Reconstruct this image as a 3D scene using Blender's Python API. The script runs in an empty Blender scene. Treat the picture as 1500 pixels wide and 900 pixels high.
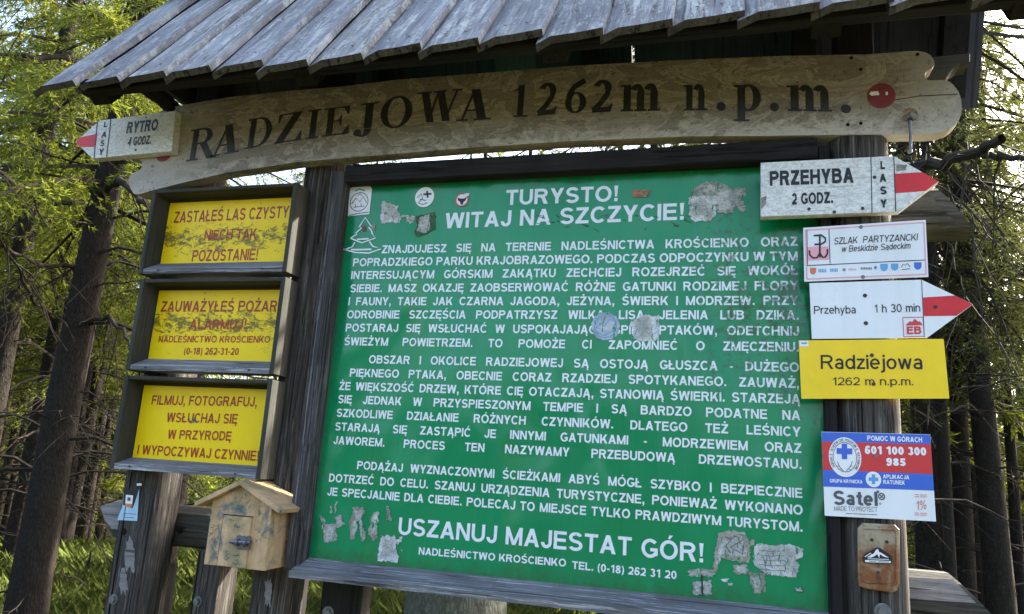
import bpy, bmesh, math, random
import numpy as np
from mathutils import Vector, Matrix
from mathutils.geometry import delaunay_2d_cdt
R = math.radians
SC = bpy.context.scene
COL = SC.collection

# ------------------------------------------------------------------ camera, sky, sun, exposure
F = 1100.0
CAM = np.array([1.22582461, -2.13721688, 1.65])
ROT = np.array([[0.960585, -0.0000798, 0.277986], [0.271267, -0.218259, -0.937431], [0.060748, 0.975891, -0.209635]])
cd = bpy.data.cameras.new('camera'); cam = bpy.data.objects.new('camera', cd); COL.objects.link(cam)
cd.sensor_width = 36.0; cd.lens = 36.0 * F / 1500.0; cd.clip_start = 0.05; cd.clip_end = 2000
M = Matrix.Identity(4)
for i in range(3):
    for j in range(3): M[i][j] = ROT[i][j]
    M[i][3] = CAM[i]
cam.matrix_world = M
SC.camera = cam

SUN_AZ, SUN_EL = 40.0, 36.0           # azimuth measured from +Y towards +X
world = bpy.data.worlds.new('World'); SC.world = world; world.use_nodes = True
wn = world.node_tree; bg = wn.nodes['Background']
sky = wn.nodes.new('ShaderNodeTexSky'); sky.sky_type = 'NISHITA'; sky.sun_disc = False
sky.sun_elevation = R(SUN_EL); sky.sun_rotation = R(SUN_AZ); sky.air_density = 1.0; sky.dust_density = 5.0
wn.links.new(sky.outputs[0], bg.inputs[0]); bg.inputs[1].default_value = 0.15
sd = bpy.data.lights.new('sun', 'SUN'); sd.energy = 5.0; sd.angle = R(0.5); sd.color = (1.0, 0.93, 0.80)
so = bpy.data.objects.new('sun', sd); COL.objects.link(so)
sdir = Vector((math.sin(R(SUN_AZ)) * math.cos(R(SUN_EL)), math.cos(R(SUN_AZ)) * math.cos(R(SUN_EL)), math.sin(R(SUN_EL))))
so.rotation_euler = (-sdir).to_track_quat('-Z', 'Y').to_euler(); so.location = sdir * 30
SC.view_settings.view_transform = 'Standard'; SC.view_settings.look = 'None'
SC.view_settings.exposure = 2.45; SC.view_settings.gamma = 1.0
SC.cycles.max_bounces = 6; SC.cycles.transparent_max_bounces = 4

def P(px, py, Y):
    """point of the plane y = Y seen at photo pixel (px, py) (1500 x 900)"""
    d = ROT @ np.array([(px - 750) / F, -(py - 450) / F, -1.0])
    return CAM + (Y - CAM[1]) / d[1] * d

# ------------------------------------------------------------------ object helpers
ORG = {}
def tag(o, label=None, cat=None, group=None, kind=None):
    if label: o['label'] = label
    if cat: o['category'] = cat
    if group: o['group'] = group
    if kind: o['kind'] = kind
    return o
def thing(name, loc, label, cat, group=None):
    o = bpy.data.objects.new(name, None); COL.objects.link(o); o.location = loc
    o.empty_display_size = 0.1
    ORG[o.name] = np.array(loc, float)
    return tag(o, label, cat, group)
def origin(p):
    while p is not None:
        if p.name in ORG: return ORG[p.name]
        p = p.parent
    return np.zeros(3)
def link(name, me, mat, parent=None):
    o = bpy.data.objects.new(name, me); COL.objects.link(o)
    if mat is not None:
        for m in (mat if isinstance(mat, (list, tuple)) else [mat]): me.materials.append(m)
    if parent is not None: o.parent = parent
    return o
class MB:
    """collects shapes (world coordinates) that become ONE mesh object"""
    def __init__(s): s.v = []; s.f = []; s.mi = []
    def add(s, vs, fs, mi=0):
        n = len(s.v); s.v += [tuple(map(float, v)) for v in vs]; s.f += [tuple(i + n for i in f) for f in fs]; s.mi += [mi] * len(fs)
    def bm(s, b, mi=0):
        b.verts.ensure_lookup_table(); b.verts.index_update()
        s.add([v.co[:] for v in b.verts], [[v.index for v in f.verts] for f in b.faces], mi); b.free()
    def box(s, x0, x1, y0, y1, z0, z1, bev=0.003, mat=None, mi=0):
        b = bmesh.new(); bmesh.ops.create_cube(b, size=1)
        for v in b.verts: v.co = ((x0 + x1) / 2 + v.co.x * (x1 - x0), (y0 + y1) / 2 + v.co.y * (y1 - y0), (z0 + z1) / 2 + v.co.z * (z1 - z0))
        if bev: bmesh.ops.bevel(b, geom=b.edges[:], offset=bev, segments=2, affect='EDGES', profile=0.5)
        if mat is not None: b.transform(mat)
        s.bm(b, mi)
    def prism(s, poly, y0, y1, bev=0.0, mi=0):
        """closed polygon [(x, z)] in the XZ plane extruded from y0 (front) to y1 (back)"""
        b = bmesh.new()
        a = [b.verts.new((x, y0, z)) for x, z in poly]; c = [b.verts.new((x, y1, z)) for x, z in poly]
        n = len(poly); b.faces.new(a); b.faces.new(c[::-1])
        for i in range(n): b.faces.new((a[i], c[i], c[(i + 1) % n], a[(i + 1) % n]))
        bmesh.ops.recalc_face_normals(b, faces=b.faces[:])
        if bev: 
            fe = [e for e in b.edges if abs(e.verts[0].co.y - e.verts[1].co.y) < 1e-6 and abs(e.verts[0].co.y - y0) < 1e-6]
            bmesh.ops.bevel(b, geom=fe, offset=bev, segments=2, affect='EDGES', profile=0.5)
        bmesh.ops.triangulate(b, faces=[f for f in b.faces if len(f.verts) > 4])
        s.bm(b, mi)
    def hexa(s, p, mi=0):
        """8 corners: front bl br tr tl, back bl br tr tl"""
        s.add(p, [(0, 1, 2, 3), (5, 4, 7, 6), (4, 0, 3, 7), (1, 5, 6, 2), (3, 2, 6, 7), (4, 5, 1, 0)], mi)
    def tube(s, pts, rad, n=10, cap=True, wob=0, seed=0, mi=0):
        pts = [Vector(map(float, p)) for p in pts]; m = len(pts)
        if not hasattr(rad, '__len__'): rad = [rad] * m
        rnd = random.Random(seed); vs = []; up = Vector((0.3, 0.2, 1)).normalized()
        for i, p in enumerate(pts):
            t = (pts[min(i + 1, m - 1)] - pts[max(i - 1, 0)]).normalized()
            if abs(t.dot(up)) > 0.95: up = Vector((1, 0.1, 0)).normalized()
            a = t.cross(up).normalized(); b = t.cross(a).normalized()
            for k in range(n):
                w = 2 * math.pi * k / n; r = rad[i] * (1 + wob * (rnd.random() - 0.5))
                vs.append(p + (a * math.cos(w) + b * math.sin(w)) * r)
        fs = [(i * n + k, i * n + (k + 1) % n, (i + 1) * n + (k + 1) % n, (i + 1) * n + k) for i in range(m - 1) for k in range(n)]
        if cap: fs += [tuple(range(n - 1, -1, -1)), tuple((m - 1) * n + k for k in range(n))]
        s.add(vs, fs, mi)
    def disc(s, c, r, depth, n=16, mi=0, sq=1.0):
        """little cylinder facing -Y at point c"""
        s.prism([(c[0] + r * math.cos(2 * math.pi * k / n), c[2] + sq * r * math.sin(2 * math.pi * k / n)) for k in range(n)], c[1] - depth, c[1], 0, mi)
    def build(s, name, mat, parent=None, smooth=False):
        o = origin(parent)
        me = bpy.data.meshes.new(name); me.from_pydata([(v[0] - o[0], v[1] - o[1], v[2] - o[2]) for v in s.v], [], s.f)
        ob = link(name, me, mat, parent)
        if any(s.mi): me.polygons.foreach_set('material_index', s.mi)
        if smooth: me.polygons.foreach_set('use_smooth', [True] * len(me.polygons))
        me.update(); return ob

# ------------------------------------------------------------------ materials
class NT:
    def __init__(s, name, local=False):
        s.local = local; s.m = bpy.data.materials.new(name); s.m.use_nodes = True; s.t = s.m.node_tree; s.b = s.t.nodes['Principled BSDF']; s._co = None
    def n(s, typ, **kw):
        x = s.t.nodes.new('ShaderNode' + typ)
        for k, v in kw.items(): setattr(x, k, v)
        return x
    def l(s, a, b): s.t.links.new(a, b)
    def co(s):
        if s._co is None: s._co = s.n('TexCoord').outputs['Object'] if s.local else s.n('NewGeometry').outputs['Position']
        return s._co
    def mapped(s, scale, loc=(0, 0, 0), rot=(0, 0, 0)):
        m = s.n('Mapping'); m.inputs['Scale'].default_value = scale; m.inputs['Location'].default_value = loc; m.inputs['Rotation'].default_value = rot
        s.l(s.co(), m.inputs[0]); return m.outputs[0]
    def noise(s, vec, scale, detail=6, rough=0.6, dist=0.0):
        x = s.n('TexNoise'); x.inputs['Scale'].default_value = scale; x.inputs['Detail'].default_value = detail
        x.inputs['Roughness'].default_value = rough; x.inputs['Distortion'].default_value = dist
        if vec is not None: s.l(vec, x.inputs['Vector'])
        return x.outputs['Fac']
    def ramp(s, fac, stops):
        r = s.n('ValToRGB'); e = r.color_ramp.elements
        while len(e) < len(stops): e.new(0.5)
        for k, (p, c) in enumerate(stops):
            e[k].position = p; e[k].color = (c, c, c, 1) if not hasattr(c, '__len__') else (*c, 1)
        s.l(fac, r.inputs[0]); return r.outputs[0]
    def mix(s, fac, a, b, mode='MIX'):
        x = s.n('Mix', data_type='RGBA', blend_type=mode)
        for v, i in ((fac, 0), (a, 6), (b, 7)):
            if hasattr(v, 'is_output'): s.l(v, x.inputs[i])
            elif hasattr(v, '__len__'): x.inputs[i].default_value = (*v, 1)
            else: x.inputs[i].default_value = v
        return x.outputs[2]
    def math(s, op, a, b=0.0, clamp=False):
        x = s.n('Math', operation=op, use_clamp=clamp)
        for v, i in ((a, 0), (b, 1)):
            if hasattr(v, 'is_output'): s.l(v, x.inputs[i])
            else: x.inputs[i].default_value = v
        return x.outputs[0]
    def sep(s):
        x = s.n('SeparateXYZ'); s.l(s.co(), x.inputs[0]); return x.outputs
    def bump(s, h, strength=0.4, dist=0.01):
        x = s.n('Bump'); x.inputs['Strength'].default_value = strength; x.inputs['Distance'].default_value = dist
        s.l(h, x.inputs['Height']); s.l(x.outputs[0], s.b.inputs['Normal'])
    def set(s, col=None, rough=None, spec=None, metal=None):
        for v, k in ((col, 'Base Color'), (rough, 'Roughness'), (spec, 'Specular IOR Level'), (metal, 'Metallic')):
            if v is None: continue
            if hasattr(v, 'is_output'): s.l(v, s.b.inputs[k])
            elif hasattr(v, '__len__'): s.b.inputs[k].default_value = (*v, 1)
            else: s.b.inputs[k].default_value = v
        return s.m

def plain(name, col, rough=0.6, spec=0.4, metal=0.0, var=0.12, scale=25.0):
    t = NT(name); f = t.noise(t.co(), scale, 5)
    c = t.mix(t.ramp(f, [(0.3, 0.0), (0.75, 1.0)]), tuple(x * (1 + var) for x in col), tuple(x * (1 - var) for x in col))
    return t.set(c, rough, spec, metal)

def wood(name, dark, light, axis='x', fine=55.0, long=2.5, rough=0.85, bump=0.5, lichen=None, lich_amt=0.62, worn=None, crack=0.45, spec=0.2):
    t = NT(name)
    ax = lambda f, l: {'x': (l, f, f), 'y': (f, l, f), 'z': (f, f, l), 'yz': (f, l, l)}[axis]
    warp = t.noise(t.co(), 2.0, 3, 0.5)
    def coord(f, l, off):
        m = t.mapped(ax(f, l), off); v = t.n('VectorMath', operation='ADD'); k = t.n('CombineXYZ')
        w = t.math('MULTIPLY', warp, 3.0)
        for i in range(3): t.l(w, k.inputs[i])
        t.l(m, v.inputs[0]); t.l(k.outputs[0], v.inputs[1]); return v.outputs[0]
    g = t.noise(coord(fine * 3.2, long * 2.2, (0, 0, 0)), 1.0, 8, 0.72)
    g2 = t.noise(coord(fine, long, (4, 1, 2)), 1.0, 5, 0.6)
    big = t.noise(t.co(), 3.3, 6, 0.65)
    f = t.math('ADD', t.math('MULTIPLY', g, 0.6), t.math('MULTIPLY', g2, 0.4))
    c = t.mix(t.ramp(f, [(0.38, 0.0), (0.62, 1.0)]), dark, light)
    c = t.mix(t.ramp(big, [(0.38, 0.6), (0.62, 0.0)]), c, tuple(x * 0.7 for x in dark))
    k = t.noise(coord(fine * 1.5, long * 0.7, (3.1, 1.7, 0.4)), 1.0, 4, 0.55)
    cr = t.ramp(k, [(0.0, 1.0), (crack - 0.08, 1.0), (crack - 0.03, 0.0)])
    c = t.mix(t.math('MULTIPLY', cr, 0.8), c, tuple(x * 0.3 for x in dark))
    if worn is not None:
        w = t.noise(coord(fine * 1.6, long * 1.5, (7, 2, 5)), 1.0, 9, 0.78)
        c = t.mix(t.ramp(w, [(0.53, 0.0), (0.62, 0.85)]), c, worn)
    if lichen is not None:
        q = t.noise(t.mapped(ax(1.3, 0.22), (5, 5, 5)), 26.0, 10, 0.78)
        q2 = t.noise(t.mapped((1, 1, 1), (1, 5, 9)), 70.0, 6, 0.7)
        c = t.mix(t.ramp(t.math('ADD', t.math('MULTIPLY', q, .7), t.math('MULTIPLY', q2, .3)), [(lich_amt - 0.05, 0.0), (lich_amt + 0.03, 0.85)]), c, lichen)
        c = t.mix(t.ramp(q2, [(0.30, 0.8), (0.37, 0.0)]), c, tuple(x * 0.35 for x in dark))
    if axis == 'yz':                       # every roof board has weathered a little differently
        oi = t.n('ObjectInfo'); c = t.mix(t.math('MULTIPLY', oi.outputs['Random'], 0.55), c, tuple(x * 0.8 for x in dark))
        c = t.mix(t.ramp(oi.outputs['Random'], [(0.0, 0.35), (0.4, 0.0)]), c, (0.17, 0.16, 0.14))
    h = t.math('SUBTRACT', f, t.math('MULTIPLY', cr, 0.6))
    t.bump(h, bump, 0.006)
    return t.set(c, rough, spec)

M_ = {}
M_['post_v'] = wood('weathered_post_wood', (0.030, 0.026, 0.023), (0.105, 0.093, 0.083), 'z', 80, 3.0, bump=0.9, worn=(0.18, 0.168, 0.155), crack=0.47)
M_['rail_wood'] = wood('weathered_rail_wood', (0.035, 0.033, 0.028), (0.12, 0.115, 0.10), 'x', 40, 2.0, bump=0.8, crack=0.44)
M_['rail_pale'] = wood('pale_cut_wood', (0.16, 0.15, 0.15), (0.36, 0.34, 0.34), 'x', 60, 3.0, bump=0.7, crack=0.42)
M_['dark_wood'] = wood('dark_stained_wood', (0.012, 0.011, 0.011), (0.032, 0.030, 0.030), 'x', 45, 2.0, bump=0.4)
M_['dark_wood_v'] = wood('dark_upright_wood', (0.010, 0.0095, 0.0095), (0.026, 0.024, 0.024), 'z', 45, 2.0, bump=0.4)  # near-black wood; carries painted shade on anchor posts and post heads
M_['under_roof'] = wood('dark_blue_roof_lining', (0.030, 0.031, 0.048), (0.075, 0.076, 0.108), 'yz', 40, 1.6, bump=0.3)  # lining boards in an even dark blue-grey
M_['box_green_x'] = wood('green_grey_stain_long', (0.038, 0.038, 0.031), (0.074, 0.073, 0.061), 'x', 50, 2.5, bump=0.35, crack=0.36)
M_['box_green_z'] = wood('green_grey_stain_upright', (0.038, 0.038, 0.031), (0.074, 0.073, 0.061), 'z', 50, 2.5, bump=0.35, crack=0.36)
M_['sill'] = wood('bleached_sill_wood', (0.10, 0.10, 0.105), (0.30, 0.30, 0.32), 'x', 70, 2.5, bump=0.7, worn=(0.50, 0.50, 0.52), crack=0.43)
M_['frame_z'] = wood('ribbed_frame_wood', (0.030, 0.028, 0.028), (0.11, 0.105, 0.105), 'z', 75, 2.0, bump=0.9, worn=(0.24, 0.23, 0.23), crack=0.45)
M_['shingle'] = wood('silver_roof_boards', (0.125, 0.127, 0.14), (0.34, 0.35, 0.38), 'yz', 34, 2.6, rough=0.75, bump=0.8, worn=(0.42, 0.43, 0.44), lichen=(0.56, 0.58, 0.55), lich_amt=0.555, crack=0.42, spec=0.3)
M_['shingle_end'] = wood('dark_board_ends', (0.045, 0.04, 0.036), (0.14, 0.125, 0.11), 'y', 40, 8, bump=0.5)
def name_plank():
    t = NT('carved_plank_wood')
    g = t.noise(t.mapped((3.5, 90, 90)), 1.0, 9, 0.7, 0.3)
    c = t.mix(t.ramp(g, [(0.36, 0.0), (0.64, 1.0)]), (0.200, 0.172, 0.146), (0.325, 0.282, 0.242))
    a = t.noise(t.mapped((0.75, 1, 1.2)), 7.0, 7, 0.62, 1.6)            # islands of old varnish with pale outlines
    c = t.mix(t.ramp(a, [(0.46, 0.0), (0.50, 0.65)]), c, (0.175, 0.146, 0.122))
    e = t.ramp(a, [(0.455, 0.0), (0.475, 0.65), (0.485, 0.65), (0.505, 0.0)])
    c = t.mix(e, c, (0.45, 0.395, 0.34))
    a2 = t.noise(t.mapped((0.8, 1, 1.3), (3, 1, 8)), 19.0, 6, 0.65, 2.2)
    e2 = t.ramp(a2, [(0.47, 0.0), (0.495, 0.6), (0.505, 0.6), (0.53, 0.0)])
    s = t.sep(); dx = t.math('SUBTRACT', s[0], 0.85)                  # bleached bare lower edge
    arch = t.math('ADD', s[2], t.math('MULTIPLY', t.math('MULTIPLY', dx, dx), 0.030))
    nz = t.math('MULTIPLY', t.math('SUBTRACT', t.noise(t.mapped((0.7, 1, 1), (2, 2, 2)), 13.0, 9, 0.75, 0.9), 0.5), 0.28)
    low = t.math('ADD', t.math('SUBTRACT', 2.685, arch), nz)
    c = t.mix(t.math('MULTIPLY', e2, t.ramp(low, [(0.0, 0.35), (0.04, 1.0)])), c, (0.53, 0.465, 0.39))
    c = t.mix(t.ramp(low, [(0.02, 0.0), (0.055, 0.8)]), c, (0.50, 0.455, 0.39))
    rt = t.math('ADD', t.math('SUBTRACT', s[0], 1.66), t.math('MULTIPLY', nz, 0.8))
    c = t.mix(t.ramp(rt, [(0.0, 0.0), (0.06, 0.6)]), c, (0.42, 0.385, 0.32))
    lf = t.math('ADD', t.math('SUBTRACT', -0.50, s[0]), nz)
    c = t.mix(t.ramp(lf, [(0.0, 0.0), (0.2, 0.7)]), c, (0.42, 0.39, 0.35))
    sp = t.noise(t.mapped((1, 1, 1), (4, 4, 4)), 90.0, 5, 0.65)
    c = t.mix(t.ramp(sp, [(0.60, 0.0), (0.68, 0.8)]), c, (0.05, 0.04, 0.03))
    t.bump(t.math('ADD', g, t.math('MULTIPLY', a, 2.0)), 0.5, 0.004)
    return t.set(c, 0.6, 0.3)
M_['plank'] = name_plank()
def letter_paint():
    t = NT('burnt_black_letter_paint')
    g = t.noise(t.mapped((5, 60, 110)), 1.0, 8, 0.75); b = t.noise(t.co(), 40.0, 7, 0.75)
    c = t.mix(t.ramp(b, [(0.35, 0.0), (0.65, 1.0)]), (0.016, 0.015, 0.016), (0.034, 0.031, 0.031))
    c = t.mix(t.ramp(t.math('ADD', t.math('MULTIPLY', g, .6), t.math('MULTIPLY', b, .4)), [(0.57, 0.0), (0.66, 0.7)]), c, (0.17, 0.14, 0.115))
    t.bump(g, 0.4, 0.002)
    return t.set(c, 0.42, 0.5)
M_['plank_text'] = letter_paint()

# stains on the green panel: algae at the right, grime freckles; shared by panel and lettering
def green_stain(t):
    s = t.sep()
    x = t.math('MULTIPLY', t.math('SUBTRACT', s[0], 1.02), 2.6)
    zc = t.math('SUBTRACT', 1.0, t.math('ABSOLUTE', t.math('MULTIPLY', t.math('SUBTRACT', s[2], 2.20), 3.0)))
    z2 = t.math('SUBTRACT', 1.0, t.math('ABSOLUTE', t.math('MULTIPLY', t.math('SUBTRACT', s[2], 1.95), 4.5)))
    reg = t.math('MINIMUM', x, t.math('MAXIMUM', zc, t.math('MULTIPLY', z2, 0.55)))
    reg = t.math('MULTIPLY', reg, 1.0, True)
    n1 = t.noise(t.mapped((1, 1, 1)), 42.0, 8, 0.75)
    n2 = t.noise(t.mapped((1.0, 1, 0.6), (3, 3, 3)), 7.0, 6, 0.65)
    a = t.math('ADD', n1, t.math('MULTIPLY', reg, 0.21))
    a = t.math('ADD', a, t.math('MULTIPLY', t.math('SUBTRACT', n2, 0.5), 0.35))
    return t.ramp(a, [(0.63, 0.0), (0.72, 0.72)])
def green_panel():
    t = NT('green_printed_panel')
    f = t.noise(t.mapped((1, 1, 0.5)), 2.3, 4, 0.55, 0.8)
    c = t.mix(t.ramp(f, [(0.35, 0.0), (0.7, 1.0)]), (0.0006, 0.215, 0.078), (0.001, 0.255, 0.098))
    y = t.noise(t.mapped((1.3, 1, 0.45), (1, 7, 2)), 2.6, 3, 0.5, 0.6)
    c = t.mix(t.ramp(y, [(0.60, 0.0), (0.74, 0.35)]), c, (0.10, 0.22, 0.04))
    c = t.mix(green_stain(t), c, (0.030, 0.062, 0.026))
    d = t.noise(t.mapped((1, 1, 1), (8, 8, 8)), 75.0, 5, 0.7)
    c = t.mix(t.ramp(d, [(0.72, 0.0), (0.78, 0.6)]), c, (0.03, 0.05, 0.02))
    st = t.noise(t.mapped((14, 1, 0.7), (6, 0, 2)), 1.6, 7, 0.7)      # rain streaks, bleaching
    c = t.mix(t.ramp(st, [(0.52, 0.0), (0.72, 0.30)]), c, (0.035, 0.27, 0.14))
    c = t.mix(t.ramp(st, [(0.30, 0.35), (0.44, 0.0)]), c, (0.004, 0.12, 0.045))
    sx = t.sep(); ed = t.math('MINIMUM', t.math('MINIMUM', sx[0], t.math('SUBTRACT', 1.462, sx[0])), t.math('MINIMUM', t.math('SUBTRACT', sx[2], 1.35), t.math('SUBTRACT', 2.54, sx[2])))
    gr = t.math('ADD', t.math('MULTIPLY', ed, -7.0), t.math('MULTIPLY', t.noise(t.mapped((1, 1, 1), (1, 3, 3)), 28.0, 8, 0.75), 1.1))
    c = t.mix(t.ramp(gr, [(0.30, 0.0), (0.75, 0.7)]), c, (0.035, 0.06, 0.025))
    w = t.noise(t.mapped((1, 1, 0.45), (3, 0, 1)), 4.0, 2, 0.5, 0.6)
    t.bump(w, 0.9, 0.04)
    return t.set(c, t.math('ADD', 0.10, t.math('MULTIPLY', d, 0.16)), 0.36)
M_['green'] = green_panel()
def green_text():
    t = NT('white_print_on_green')
    f = t.noise(t.co(), 30, 6, 0.7)
    c = t.mix(t.ramp(f, [(0.35, 0.0), (0.7, 1.0)]), (0.76, 0.80, 0.84), (0.66, 0.71, 0.76))
    st = green_stain(t)
    c = t.mix(t.math('MULTIPLY', st, 1.1, True), c, (0.06, 0.11, 0.055))
    d = t.noise(t.mapped((1, 1, 1), (8, 8, 8)), 75.0, 5, 0.7)
    c = t.mix(t.ramp(d, [(0.70, 0.0), (0.76, 0.7)]), c, (0.05, 0.07, 0.05))
    return t.set(c, 0.3, 0.5)
M_['white_text'] = green_text()
def yellow_panel(name, smear):
    t = NT(name)
    f = t.noise(t.co(), 9, 4)
    c = t.mix(t.ramp(f, [(0.35, 0.0), (0.7, 1.0)]), (0.90, 0.63, 0.004), (0.83, 0.57, 0.004))
    if smear:
        s = t.sep()
        reg = t.math('SUBTRACT', 1.0, t.math('ABSOLUTE', t.math('MULTIPLY', t.math('SUBTRACT', s[2], smear), 13.0)), True)
        n = t.noise(t.mapped((1.1, 1, 2.0)), 30.0, 9, 0.8, 0.8)
        a = t.math('ADD', n, t.math('MULTIPLY', reg, 0.16))
        c = t.mix(t.ramp(a, [(0.60, 0.0), (0.66, 0.85)]), c, (0.075, 0.06, 0.018))
    n3 = t.noise(t.mapped((1, 1, 1.5), (2, 6, 3)), 38.0, 7, 0.75)
    c = t.mix(t.ramp(n3, [(0.63, 0.0), (0.74, 0.6)]), c, (0.13, 0.095, 0.02))
    return t.set(c, 0.4, 0.25)
M_['yellow_a'] = yellow_panel('scuffed_yellow_sheet', 2.372)
M_['yellow_b'] = yellow_panel('scratched_yellow_sheet', 2.070)
M_['yellow_c'] = yellow_panel('clean_yellow_sheet', None)
M_['yellow_plate'] = plain('yellow_enamel', (0.88, 0.60, 0.015), 0.35, 0.3, var=0.05)
def red_print():
    t = NT('faded_red_print'); n = t.noise(t.co(), 45, 7, 0.7)
    return t.set(t.mix(t.ramp(n, [(0.45, 0.0), (0.75, 0.7)]), (0.36, 0.030, 0.005), (0.18, 0.035, 0.010)), 0.45, 0.4)
M_['red_print'] = red_print()
M_['black_print'] = plain('black_print', (0.012, 0.012, 0.013), 0.5, 0.4, var=0.3)
M_['grey_print'] = plain('dark_grey_print', (0.085, 0.09, 0.105), 0.5, 0.4)
def enamel():
    t = NT('white_enamel')
    a = t.noise(t.mapped((9, 1, 1.2)), 2.0, 6, 0.7); b = t.noise(t.co(), 70.0, 6, 0.75); e = t.noise(t.co(), 6.0, 4)
    c = t.mix(t.ramp(a, [(0.45, 0.0), (0.75, 0.28)]), (0.76, 0.78, 0.81), (0.52, 0.52, 0.50))
    c = t.mix(t.ramp(b, [(0.64, 0.0), (0.72, 0.45)]), c, (0.35, 0.33, 0.28))
    c = t.mix(t.ramp(e, [(0.5, 0.0), (0.8, 0.12)]), c, (0.55, 0.52, 0.42))
    return t.set(c, t.ramp(e, [(0.3, 0.25), (0.7, 0.5)]), 0.5)
M_['white_plate'] = enamel()
M_['white_print'] = plain('white_print', (0.78, 0.78, 0.80), 0.4, 0.5, var=0.04)
def weathered_white():
    t = NT('weathered_white_paint')
    n = t.noise(t.mapped((1.2, 1, 2.2)), 48.0, 9, 0.8, 1.2)
    c = t.mix(t.ramp(n, [(0.44, 0.0), (0.58, 0.75)]), (0.80, 0.80, 0.79), (0.42, 0.42, 0.41))
    g = t.noise(t.mapped((3, 60, 60), (1, 1, 1)), 1.0, 6, 0.7)
    c = t.mix(t.ramp(g, [(0.60, 0.0), (0.70, 0.75)]), c, (0.18, 0.17, 0.165))
    t.bump(n, 0.3, 0.003)
    return t.set(c, 0.65, 0.3)
M_['old_white'] = weathered_white()
M_['red_paint'] = plain('red_trail_paint', (0.60, 0.022, 0.028), 0.5, 0.4, var=0.12, scale=18)
M_['red_disc'] = plain('faded_red_reflector', (0.19, 0.030, 0.038), 0.5, 0.4, var=0.2, scale=40)
M_['pink'] = plain('pale_pink_print', (0.78, 0.36, 0.42), 0.4, 0.4, var=0.06)
M_['blue'] = plain('blue_print', (0.035, 0.12, 0.56), 0.35, 0.5, var=0.05)
M_['sky_blue'] = plain('pale_blue_print', (0.10, 0.32, 0.58), 0.4, 0.5, var=0.1)
M_['pale_blue'] = plain('washed_out_blue_print', (0.34, 0.52, 0.66), 0.45, 0.4, var=0.15)
M_['orange'] = plain('orange_print', (0.62, 0.17, 0.07), 0.4, 0.5, var=0.1)
M_['bright_red'] = plain('red_print', (0.58, 0.03, 0.035), 0.35, 0.5, var=0.05)
M_['steel'] = plain('dull_steel', (0.17, 0.17, 0.175), 0.55, 0.4, 0.6, var=0.3, scale=60)
M_['dark_steel'] = plain('dark_galvanised_steel', (0.16, 0.16, 0.19), 0.42, 0.5, 0.85, var=0.3, scale=60)
M_['hole'] = plain('nail_hole_black', (0.012, 0.01, 0.009), 0.9, 0.1)
M_['nail'] = plain('rusty_nail', (0.06, 0.045, 0.04), 0.6, 0.4, 0.5, var=0.3)
def torn(name, base, ink, s=60.0, thr=0.50, peel=True):
    t = NT(name)
    n = t.noise(t.mapped((1, 1, 2.5)), s, 7, 0.75, 0.8); m = t.noise(t.mapped((1, 1, 1), (4, 2, 2)), 22, 5)
    c = t.mix(t.ramp(m, [(0.40, 0.0), (0.60, 0.85)]), base, tuple(x * 0.55 for x in base))
    c = t.mix(t.ramp(n, [(thr, 0.0), (thr + 0.06, 0.85)]), c, ink)
    w = t.noise(t.mapped((1, 1, 1), (8, 2, 6)), 130.0, 5, 0.7)
    c = t.mix(t.ramp(w, [(0.58, 0.0), (0.66, 0.6)]), c, tuple(min(0.7, x * 1.7) for x in base))
    if peel:                                             # scraped right down to the green sheet in vertical scratches
        p = t.noise(t.mapped((2.2, 1, 0.6), (1, 9, 3)), 42.0, 7, 0.75, 0.5)
        c = t.mix(t.ramp(p, [(0.56, 0.0), (0.60, 0.95)]), c, (0.003, 0.17, 0.062))
    t.bump(n, 0.5, 0.004)
    return t.set(c, 0.8, 0.2)
M_['torn_grey'] = torn('torn_grey_paper', (0.44, 0.44, 0.41), (0.15, 0.16, 0.14))
M_['scraped_paint'] = torn('scraped_grey_paint', (0.30, 0.30, 0.28), (0.14, 0.14, 0.13), peel=False)
M_['torn_white'] = torn('torn_white_paper', (0.70, 0.71, 0.73), (0.32, 0.34, 0.34), thr=0.53)
M_['torn_green'] = torn('torn_dark_paper', (0.10, 0.16, 0.09), (0.03, 0.035, 0.03), 80, 0.5)
M_['torn_blue'] = torn('torn_blue_paper', (0.52, 0.56, 0.62), (0.10, 0.28, 0.48), 30, 0.56)
M_['torn_tan'] = torn('torn_tan_paper', (0.33, 0.31, 0.26), (0.48, 0.48, 0.45), 60, 0.55)
def pine(name, axis):
    t = NT(name); sc = {'x': (3, 30, 30), 'z': (30, 30, 3), 'y': (30, 3, 30)}[axis]
    g = t.noise(t.mapped(sc), 1.0, 6, 0.6, 0.5)
    c = t.mix(t.ramp(g, [(0.3, 0.0), (0.7, 1.0)]), (0.42, 0.265, 0.135), (0.62, 0.425, 0.245))
    b = t.noise(t.mapped((1, 1, 1), (1, 4, 2)), 9.0, 8, 0.72, 0.4)
    c = t.mix(t.ramp(b, [(0.46, 0.0), (0.62, 0.72)]), c, (0.19, 0.185, 0.10))
    b2 = t.noise(t.mapped((1, 1, 1), (6, 1, 2)), 12.0, 8, 0.7, 0.4)
    c = t.mix(t.ramp(b2, [(0.545, 0.0), (0.64, 0.75)]), c, (0.05, 0.11, 0.14))
    t.bump(g, 0.3, 0.002)
    return t.set(c, 0.7, 0.25)
M_['pine_z'] = pine('scribbled_pine_board', 'z'); M_['pine_y'] = pine('scribbled_pine_roof_board', 'y')
M_['ink'] = plain('blue_green_ink', (0.045, 0.075, 0.085), 0.6, 0.3, var=0.3)
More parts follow.
